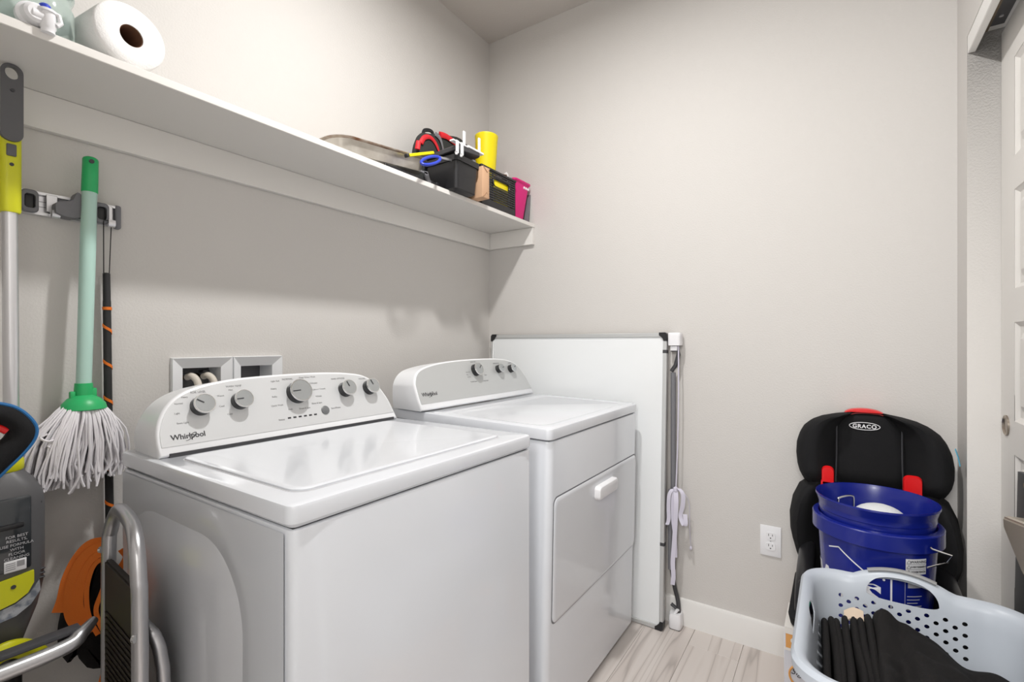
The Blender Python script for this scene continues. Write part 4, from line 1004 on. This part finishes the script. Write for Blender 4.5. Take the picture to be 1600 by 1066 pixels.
# ================================================================== left side: rail, mop, stick
rl = thing('tool_rail', 'aluminium wall rail with grey roller grips and hooks', 'tool holder', (-1.70, 0, 1.5))
b = N()
loft(b, [[(x_, y_, z_) for y_, z_ in ((-.0005, 1.474), (-.016, 1.474), (-.016, 1.480), (-.006, 1.482), (-.006, 1.519), (-.016, 1.521), (-.016, 1.527), (-.0005, 1.527))] for x_ in (-1.98, -1.618)]); part('rail_body', b, M['alu'], rl)
b = N()
for zz in (1.494, 1.506): bx(b, -1.98, -1.63, -.0066, -.0058, zz, zz+.0012)
part('groove', b, M['mgrey'], rl, stuff=True)
b = N(); bx(b, -1.621, -1.607, -.018, -.0005, 1.470, 1.530, .005, 3); part('end_cap', b, M['mgrey'], rl, 'grey end cap')
for xx in (-1.779, -1.650):
    b = N(); loft(b, [[(xx+p*s_, y_, 1.5005+q*s_) for p, q in rrect(.030, .052, .010, 5)] for y_, s_ in ((-.006, .9), (-.026, 1), (-.030, .9), (-.030, .62), (-.018, .6))]); part('grip_housing', b, M['mgrey'], rl)
    b = N(); bx(b, xx-.008, xx+.008, -.024, -.017, 1.482, 1.519, .002); part('grip_pad', b, M['black'], rl)
for xx in (-1.740, -1.636):
    b = N(); bx(b, xx-.010, xx+.010, -.0185, -.0162, 1.484, 1.524, .001, 1); P_ = [(-.0175, 1.49), (-.020, 1.475), (-.030, 1.470), (-.036, 1.476), (-.035, 1.486)]
    ribbon(b, smooth_path([(xx+.004, y_, z_) for y_, z_ in P_], 4), (.014, 0, 0), .0028); part('hook', b, M['alu'], rl, 'aluminium hook')
b = N(); loft(b, [[(-1.728, y_, 1.522), (-1.71, y_, 1.522), (-1.66, y_, 1.515), (-1.66, y_, 1.482), (-1.728, y_, 1.480)] for y_ in (-.007, -.012)]); part('cradle_plate', b, M['mgrey'], rl)
b = N(); t = N(); q_ = [(-.034, -.020), (-.018, -.026), (.004, -.024), (.018, -.012), (.020, .006), (.012, .022), (.002, .030), (-.006, .012), (-.020, .006), (-.034, .0)]
loft(t, [[(-1.704+p*1.05, y_, 1.502+q*1.1) for p, q in resamp(q_+[q_[0]], 3)[:-1]] for y_ in (-.012, -.050)]); join(b, t); part('roller_arm', b, M['mgrey'], rl, 'grey rubber swivel grip', smooth=50)
# mop
mp_ = thing('string_mop', 'string mop with a mint pole and green grip hanging upside from the rail', 'mop', (-1.695, -.06, .85))
T0 = Vector((-1.6785, -.052, 1.622)); T1 = Vector((-1.6965, -.068, 1.028)); dv = (T1-T0)
def mp(t): return T0+dv*t
b = N(); tube(b, [mp(.12), mp(.2), mp(.3), mp(.9), mp(.935)], [.0148, .0142, .0152, .0145, .0145], 24); part('pole', b, M['mint'], mp_, 'mint green pole')
b = N(); tube(b, [mp(-.004), mp(0), mp(.006), mp(.138), mp(.14)], [.010, .0135, .0152, .0158, .0150], 24); part('grip', b, M['green'], mp_, 'bright green end grip')
b = N(); t = N(); lathe(t, [(.005, -.004), (.005, .004)], (0, 0, 0), seg=12); join(b, t, Matrix.Translation(mp(.018)+Vector((-.002, -.0135, 0))) @ Matrix.Rotation(PI/2, 4, 'X')); part('hang_hole', b, M['gap'], mp_)
b = N(); C1 = mp(.93); lathe(b, [(.0165, .012), (.0175, -.0), (.0175, -.016), (.030, -.024), (.040, -.036), (.043, -.048), (.040, -.050)], C1+Vector((0, 0, .002)), seg=28)
bx(b, C1.x+.012, C1.x+.022, C1.y-.012, C1.y+.006, C1.z-.03, C1.z+.002, .003); bx(b, C1.x-.026, C1.x-.016, C1.y-.008, C1.y+.006, C1.z-.024, C1.z-.004, .003); part('mop_socket', b, M['green'], mp_, 'green clamp socket')
b = N(); zc = C1.z-.044
for i in range(300):
    a = random.uniform(0, 2*PI); rr0 = random.uniform(.1, 1)**.5
    sx, sy = math.cos(a)*rr0, math.sin(a)*rr0
    L = random.uniform(.145, .192)*(1-.12*abs(sx)); spread = .060+random.uniform(-.008, .012)
    w1, w2 = random.uniform(-.006, .006), random.uniform(-.006, .006)
    x0, y0 = C1.x+sx*.036, C1.y+sy*.030
    pts = [(x0, y0, zc+.006), (x0+sx*.022, y0+sy*.010-.004, zc-.02), (x0+sx*spread*.80+w1, y0+sy*.018-.004, zc-L*.45), (x0+sx*spread*.98+w2, min(y0+sy*.022, -.010), zc-L*.8), (x0+sx*spread*1.0+w1*2, min(y0+sy*.02+w2, -.008), zc-L)]
    pts = [(p[0], min(p[1], -.007), p[2]) for p in pts]
    pts = [(p[0]-(C1.z-p[2])*.085, p[1], p[2]) for p in pts]; tube(b, smooth_path(pts, 2), .0026, 5)
for i in range(4):
    xx = C1.x-.05+.012*i; zz = zc-.06-.02*i; tube(b, smooth_path([(xx, -.098, zz), (xx-.02, -.105, zz-.004), (xx-.032, -.10, zz+.006), (xx-.02, -.10, zz+.012)], 4), .0026, 5)
part('mop_strings', b, M['mop'], mp_, 'greyish white cotton strings', stuff=True, smooth=70)
# stick with orange spiral
sk = thing('striped_wand', 'thin black tapered wand with an orange spiral stripe hanging by a cord loop', 'wand', (-1.635, -.02, .45))
b = N(); S0, S1 = Vector((-1.640, -.024, 1.352)), Vector((-1.6315, -.024, .52)); tube(b, [S0+Vector((0, 0, .002)), S0, S0.lerp(S1, .08), S0.lerp(S1, .085), S0.lerp(S1, .95), S1], [.004, .0075, .0078, .0083, .0088, .004], 20); part('shaft', b, M['blackm'], sk)
b = N()
for t0_, tilt in ((.105, 0), (.155, 1), (.262, 1), (.37, 1), (.475, 1), (.58, 1), (.685, 1), (.79, 1), (.89, 1)):
    P_ = []
    c = S0.lerp(S1, t0_)
    for k_ in range(13):
        a = PI+PI*k_/12; P_.append(c+Vector((.0091*math.cos(a), .0091*math.sin(a), -tilt*.020*(k_/12)+tilt*.0)))
    ribbon(b, P_, (0, 0, .0075), .0012)
part('orange_stripes', b, M['orange'], sk, 'orange spiral stripes', stuff=True)
b = N(); tube(b, [(-1.6455, -.024, 1.350), (-1.6475, -.030, 1.478), (-1.6475, -.033, 1.484), (-1.6320, -.033, 1.484), (-1.6320, -.030, 1.478), (-1.6345, -.024, 1.350)], .0012, 6); part('cord_loop', b, M['cord'], sk, 'thin black cord')

# ================================================================== floor cleaner at the far left
vc = thing('floor_cleaner', 'lime and grey upright floor cleaner leaning by the wall at the left edge', 'floor cleaner', (-1.83, -.11, 0))
VY = -.10
b = N(); RV = lambda cx0, w_, d_, z, r: [(cx0+p, VY+q, z) for p, q in rrect(w_, d_, r, 5)]
loft(b, [RV(-1.8245, .033, .030, 1.452, .014), RV(-1.8245, .036, .032, 1.456, .015), RV(-1.8245, .036, .034, 1.53, .015), RV(-1.8245, .036, .034, 1.60, .015), RV(-1.824, .036, .020, 1.70, .009), RV(-1.824, .034, .010, 1.722, .004)]); part('handle_shell', b, M['lime'], vc, 'lime handle shell')
b = N(); oc = [(-1.8245+p, 1.677+q) for p, q in rrect(.034, .160, .0165, 8)]; hc_ = [(-1.8245+.0105*math.cos(a), 1.7385-.0135*math.sin(a)) for a in [2*PI*i/24 for i in range(24)]]
def loop_(pts, y):
    V = [b.verts.new((x, y, z)) for x, z in pts]; return V, [b.edges.new((V[i], V[(i+1) % len(V)])) for i in range(len(V))]
V1, E1 = loop_(oc, VY-.024); V2, E2 = loop_(hc_, VY-.024)
fs = bmesh.ops.triangle_fill(b, edges=E1+E2, use_beauty=True)['geom']
fs = [f for f in fs if isinstance(f, bmesh.types.BMFace)]
ex = bmesh.ops.extrude_face_region(b, geom=fs)['geom']
bmesh.ops.translate(b, vec=(0, .012, 0), verts=[v for v in ex if isinstance(v, bmesh.types.BMVert)])
part('grip', b, M['grey'], vc, 'dark grey grip with a ring end', stuff=False)
b = N(); bx(b, -1.832, -1.817, VY-.021, VY-.015, 1.567, 1.592, .002); part('trigger', b, M['grey'], vc)
b = N()
for zz in (1.702, 1.550): lathe(b, [(.0035, 0), (.0035, -.002)], (-1.824, VY-(.0242 if zz > 1.6 else .0168), zz), axis='y', seg=12)
part('screw_hole', b, M['gap'], vc, stuff=True)
b = N(); tube(b, [(-1.824, VY, 1.465), (-1.822, VY-.005, .93)], .0125, 20); part('pole', b, M['alu'], vc, 'brushed aluminium pole')
BYc = -.125
b = N(); lathe(b, [(.026, 0), (.029, .004), (.029, .022), (.026, .026), (.018, .026)], (-1.836, BYc, .915), seg=32); part('collar', b, M['lime'], vc, 'lime collar')
b = N(); RW = lambda w_, d_, z, r=.03, dx=0: [(-1.836+dx+p, BYc+q, z) for p, q in rrect(w_, d_, min(r, w_/2.1, d_/2.1), 7)]
loft(b, [RW(.05, .05, .560, .02), RW(.066, .07, .585), RW(.092, .085, .630), RW(.108, .098, .68), RW(.112, .10, .72), RW(.112, .10, .85), RW(.106, .096, .872), RW(.085, .08, .895), RW(.052, .052, .916)]); part('motor_body', b, M['grey'], vc, smooth=45)
def frontp(nm, x0, x1, z0, z1, yy, m_, bev=.004, lab=None, top=None):
    b = N(); bx(b, x0, x1, yy-.004, yy+.01, z0, z1, bev, 2); return part(nm, b, m_, vc, lab)
YF = BYc-.051
frontp('tank_window', -1.872, -1.806, .722, .868, YF, M['smoke'], .004, 'smoked dark tank')
frontp('tank_latch', -1.862, -1.818, .808, .818, YF-.006, M['black'], .003)
b = N()
for k_, s_ in enumerate(('FOR BEST', 'RESULTS,', 'USE FORMULA', 'WITH', 'FLOOR', 'CLEANING')): put_text(b, s_, .0075, plane_fn((-1.828, YF-.0046, .792-.0085*k_), (1, 0, 0), (0, 0, 1)))
part('tank_lettering', b, M['lgrey'], vc, smooth=0, stuff=True)
frontp('rating_label', -1.846, -1.814, .722, .745, YF-.001, M['white'], .001, 'white rating label')
b = N()
for k_ in range(4): bx(b, -1.844, -1.830, YF-.0055, YF-.005, .727+.004*k_, .7285+.004*k_)
bx(b, -1.828, -1.817, YF-.0055, YF-.005, .731, .742); part('label_print', b, M['inkg'], vc, stuff=True)
b = N(); loft(b, [[(-1.866, y_, .706), (-1.803, y_, .714), (-1.803, y_, .690), (-1.812, y_, .672), (-1.83, y_, .660), (-1.85, y_, .655), (-1.866, y_, .655)] for y_ in (YF+.012, YF-.005)]); part('lime_door', b, M['lime'], vc, 'lime panel below the tank')
b = N(); lathe(b, [(.004, 0), (.004, -.001)], (-1.833, YF-.0052, .692), axis='y', seg=14); part('button_hole', b, M['gap'], vc)
b = N(); loft(b, [[(-1.866, y_, .650), (-1.85, y_, .650), (-1.828, y_, .655), (-1.808, y_, .668), (-1.794, y_, .690), (-1.792, y_, .668), (-1.806, y_, .645), (-1.828, y_, .630), (-1.866, y_, .624)] for y_ in (YF+.014, YF+.001)]); part('silver_sticker', b, M['stretch'], vc, 'silver sticker')
b = N()
for k_ in range(3):
    bx(b, -1.796, -1.783, YF+.009, YF+.02, .706-.009*k_, .709-.009*k_, .001, 1)
bx(b, -1.794, -1.788, YF+.009, YF+.02, .845, .850, .001, 1); part('vent_slots', b, M['gap'], vc, stuff=True)
b = N()
for k_ in range(13): bx(b, -1.878, -1.864, YF-.012, YF+.005, .56+.0195*k_, .572+.0195*k_, .003, 2)
part('hose_ribs', b, M['mgrey'], vc, 'ribbed grey hose along the side', stuff=True)
b = N(); P_ = smooth_path([(-1.90, BYc-.05, .50), (-1.885, BYc-.055, .545), (-1.855, BYc-.055, .567), (-1.828, BYc-.05, .565), (-1.802, BYc-.03, .54), (-1.786, BYc-.02, .515)], 6); tube(b, P_, .012, 10, flat=1.5, up=(0, 1, 0)); part('foot_yoke', b, M['lime'], vc, 'lime curved yoke')
b = N(); lathe(b, [(.026, .40), (.026, .545), (.02, .56)], (-1.836, BYc, 0), seg=24); lathe(b, [(.014, .06), (.014, .41)], (-1.836, BYc, 0), seg=16); part('swivel_neck', b, M['black'], vc)
b = N(); rr_box(b, -1.95, -1.72, -.30, -.05, .0, .065, .04, .012); part('floor_head', b, M['dgrey'], vc)

# padded loop handle with blue edge
ph = thing('padded_loop_handle', 'black padded loop handle with blue piping and a red core at the left edge', 'handle', (-1.93, -.35, 0))
q_ = [(-1.985, 1.072), (-1.93, 1.084), (-1.88, 1.074), (-1.856, 1.061), (-1.838, 1.036), (-1.835, 1.015), (-1.845, .993), (-1.868, .965), (-1.90, .935), (-1.955, .93), (-2.0, .96), (-2.02, 1.01), (-2.01, 1.05)]
o_ = resamp(q_+[q_[0]], 5)[:-1]
i_ = [(-1.928+(x-(-1.928))*.60, 1.006+(z-1.006)*.42+.010) for x, z in o_]
b = N(); loft(b, [[(x, -.352, z) for x, z in i_], [(x, -.366, z) for x, z in inset2(i_, -.012)], [(x, -.366, z) for x, z in inset2(o_, .012)], [(x, -.352, z) for x, z in o_], [(x, -.340, z) for x, z in o_], [(x, -.330, z) for x, z in inset2(o_, .012)], [(x, -.330, z) for x, z in inset2(i_, -.012)], [(x, -.340, z) for x, z in i_], [(x, -.352, z) for x, z in i_]], cap0=False, cap1=False)
bmesh.ops.remove_doubles(b, verts=b.verts, dist=1e-5)
part('foam_pad', b, M['fabric'], ph, smooth=60)
b = N(); tube(b, [(x, -.352, z) for x, z in o_], .0032, 8, closed=True); part('blue_piping', b, M['blueedge'], ph, 'blue piping')
b = N(); tube(b, smooth_path([(-1.985, -.35, 1.02), (-1.93, -.352, 1.045), (-1.888, -.352, 1.036), (-1.872, -.352, 1.026)]), .006, 10); part('red_core', b, M['red'], ph, 'red core bar')
b = N(); tube(b, [(-1.985, -.35, 1.02), (-2.03, -.35, .9), (-2.05, -.35, 0)], .011, 10); part('support_tube', b, M['blackm'], ph)

# orange webbing bundle and dark cloth
dk = [(-1.70, .665), (-1.665, .68), (-1.655, .60), (-1.662, .50), (-1.655, .40), (-1.69, .41), (-1.705, .45), (-1.725, .44), (-1.735, .50), (-1.722, .58)]
b = N(); loft(b, [[(x*1.0, y_, z) for x, z in inset2(resamp(dk+[dk[0]], 3)[:-1], i)] for y_, i in ((-.02, .012), (-.035, .0), (-.07, .0), (-.085, .015))])
dkc = solo('dark_cloth', b, M['cloth'], 'black cloth hanging behind the orange webbing near the washer', 'cloth', smooth=70)
ow = thing('orange_webbing', 'bundle of orange webbing loops hanging beside the step stool', 'strap', (-1.70, -.12, .40))
loops = [([(-1.650, .702), (-1.69, .712), (-1.715, .690), (-1.733, .650), (-1.742, .605), (-1.750, .580)], .022), ([(-1.655, .698), (-1.695, .698), (-1.722, .66), (-1.732, .600), (-1.726, .555), (-1.706, .522)], .022),
         ([(-1.655, .690), (-1.69, .684), (-1.712, .645), (-1.718, .59), (-1.710, .55), (-1.694, .515)], .016), ([(-1.66, .678), (-1.69, .670), (-1.704, .63), (-1.705, .58), (-1.698, .54), (-1.685, .505)], .009),
         ([(-1.638, .690), (-1.628, .665), (-1.645, .635), (-1.66, .62)], .024), ([(-1.672, .645), (-1.680, .61), (-1.692, .57), (-1.684, .53), (-1.672, .50)], .009), ([(-1.655, .65), (-1.670, .625), (-1.674, .57), (-1.668, .52)], .012), ([(-1.675, .53), (-1.668, .48), (-1.675, .44), (-1.685, .40), (-1.69, .36)], .014)]
for k_, (pts, ww) in enumerate(loops):
    b = N(); P_ = smooth_path([(x, -.108-.006*k_, z) for x, z in pts], 6); Wv = []
    for i in range(len(P_)):
        t_ = (P_[min(i+1, len(P_)-1)]-P_[max(i-1, 0)]).normalized(); Wv.append(Vector((-t_.z, -.25, t_.x)).normalized()*ww*1.0)
    ribbon(b, P_, Wv, .004); part('webbing_loop', b, M['orange'], ow, smooth=70)

# ================================================================== step stool and grey frame
st = thing('step_stool', 'folded step stool with silver tube frame beside the washing machine', 'step stool', (-1.72, -.4, 0))
b = N(); P_ = smooth_path([(-1.706, -.262, .0), (-1.706, -.264, .40), (-1.706, -.266, .73), (-1.704, -.272, .785), (-1.703, -.295, .822), (-1.706, -.33, .838), (-1.715, -.40, .838), (-1.722, -.45, .826), (-1.729, -.485, .80), (-1.733, -.505, .755), (-1.733, -.510, .70), (-1.733, -.512, .4), (-1.733, -.512, .0)], 6); tube(b, P_, .0128, 16); part('tube_frame', b, M['steel'], st, 'bent silver tube loop')
b = N(); P_ = smooth_path([(-1.693, -.500, .0), (-1.693, -.502, .50), (-1.695, -.496, .59), (-1.700, -.485, .625), (-1.706, -.470, .640), (-1.706, -.40, .645), (-1.700, -.30, .645)], 6); tube(b, P_, .011, 14); part('rear_leg_loop', b, M['steel'], st, 'silver rear tube loop')
b = N(); loft(b, [[(-1.716, -.275, .725), (-1.730, -.500, .722), (-1.730, -.500, .25), (-1.716, -.275, .25)], [(-1.702, -.275, .725), (-1.716, -.500, .722), (-1.716, -.500, .25), (-1.702, -.275, .25)]]); bmesh.ops.bevel(b, geom=list(b.edges), offset=.003, segments=2, affect='EDGES'); part('step_tread', b, M['brown'], st, 'dark brown ribbed tread')
b = N()
for k_ in range(30): bx(b, -1.7315, -1.7285, -.492, -.300, .26+.0125*k_, .266+.0125*k_) if False else tube(b, [(-1.7185, -.290, .262+.0125*k_), (-1.7312, -.494, .262+.0125*k_)], .0016, 4)
part('tread_ribs', b, M['brown'], st, stuff=True)
b = N()
for p in ((-1.7445, -.520, .66), (-1.718, -.262, .745)): t = N(); lathe(t, [(.007, -.003), (.0065, .002), (.003, .004)], (0, 0, 0), seg=14); join(b, t, Matrix.Translation(p) @ Matrix.Rotation(math.radians(-60), 4, 'Z') @ Matrix.Rotation(-PI/2, 4, 'Y'))
part('rivet', b, M['chrome'], st)
gf = thing('grey_tube_frame', 'grey tubular metal frame crossing the bottom left corner', 'frame', (-2.0, -.44, 0))
b = N(); P_ = smooth_path([(-2.25, -.44, 0), (-2.25, -.44, .58), (-2.22, -.44, .645), (-2.1, -.44, .655), (-1.90, -.44, .652), (-1.815, -.435, .652), (-1.792, -.425, .660), (-1.768, -.405, .668)], 6); tube(b, P_, [.0125]*(len(P_)-8)+[.0125-.0008*k_ for k_ in range(8)], 14); tube(b, [(-1.93, -.44, .65), (-1.95, -.40, .0)], .0125, 12); part('tube', b, M['steel'], gf)
b = N(); bx(b, -2.2, -1.79, -.425, -.400, .664, .672, .002); part('dark_edge_strip', b, M['dgrey'], gf)
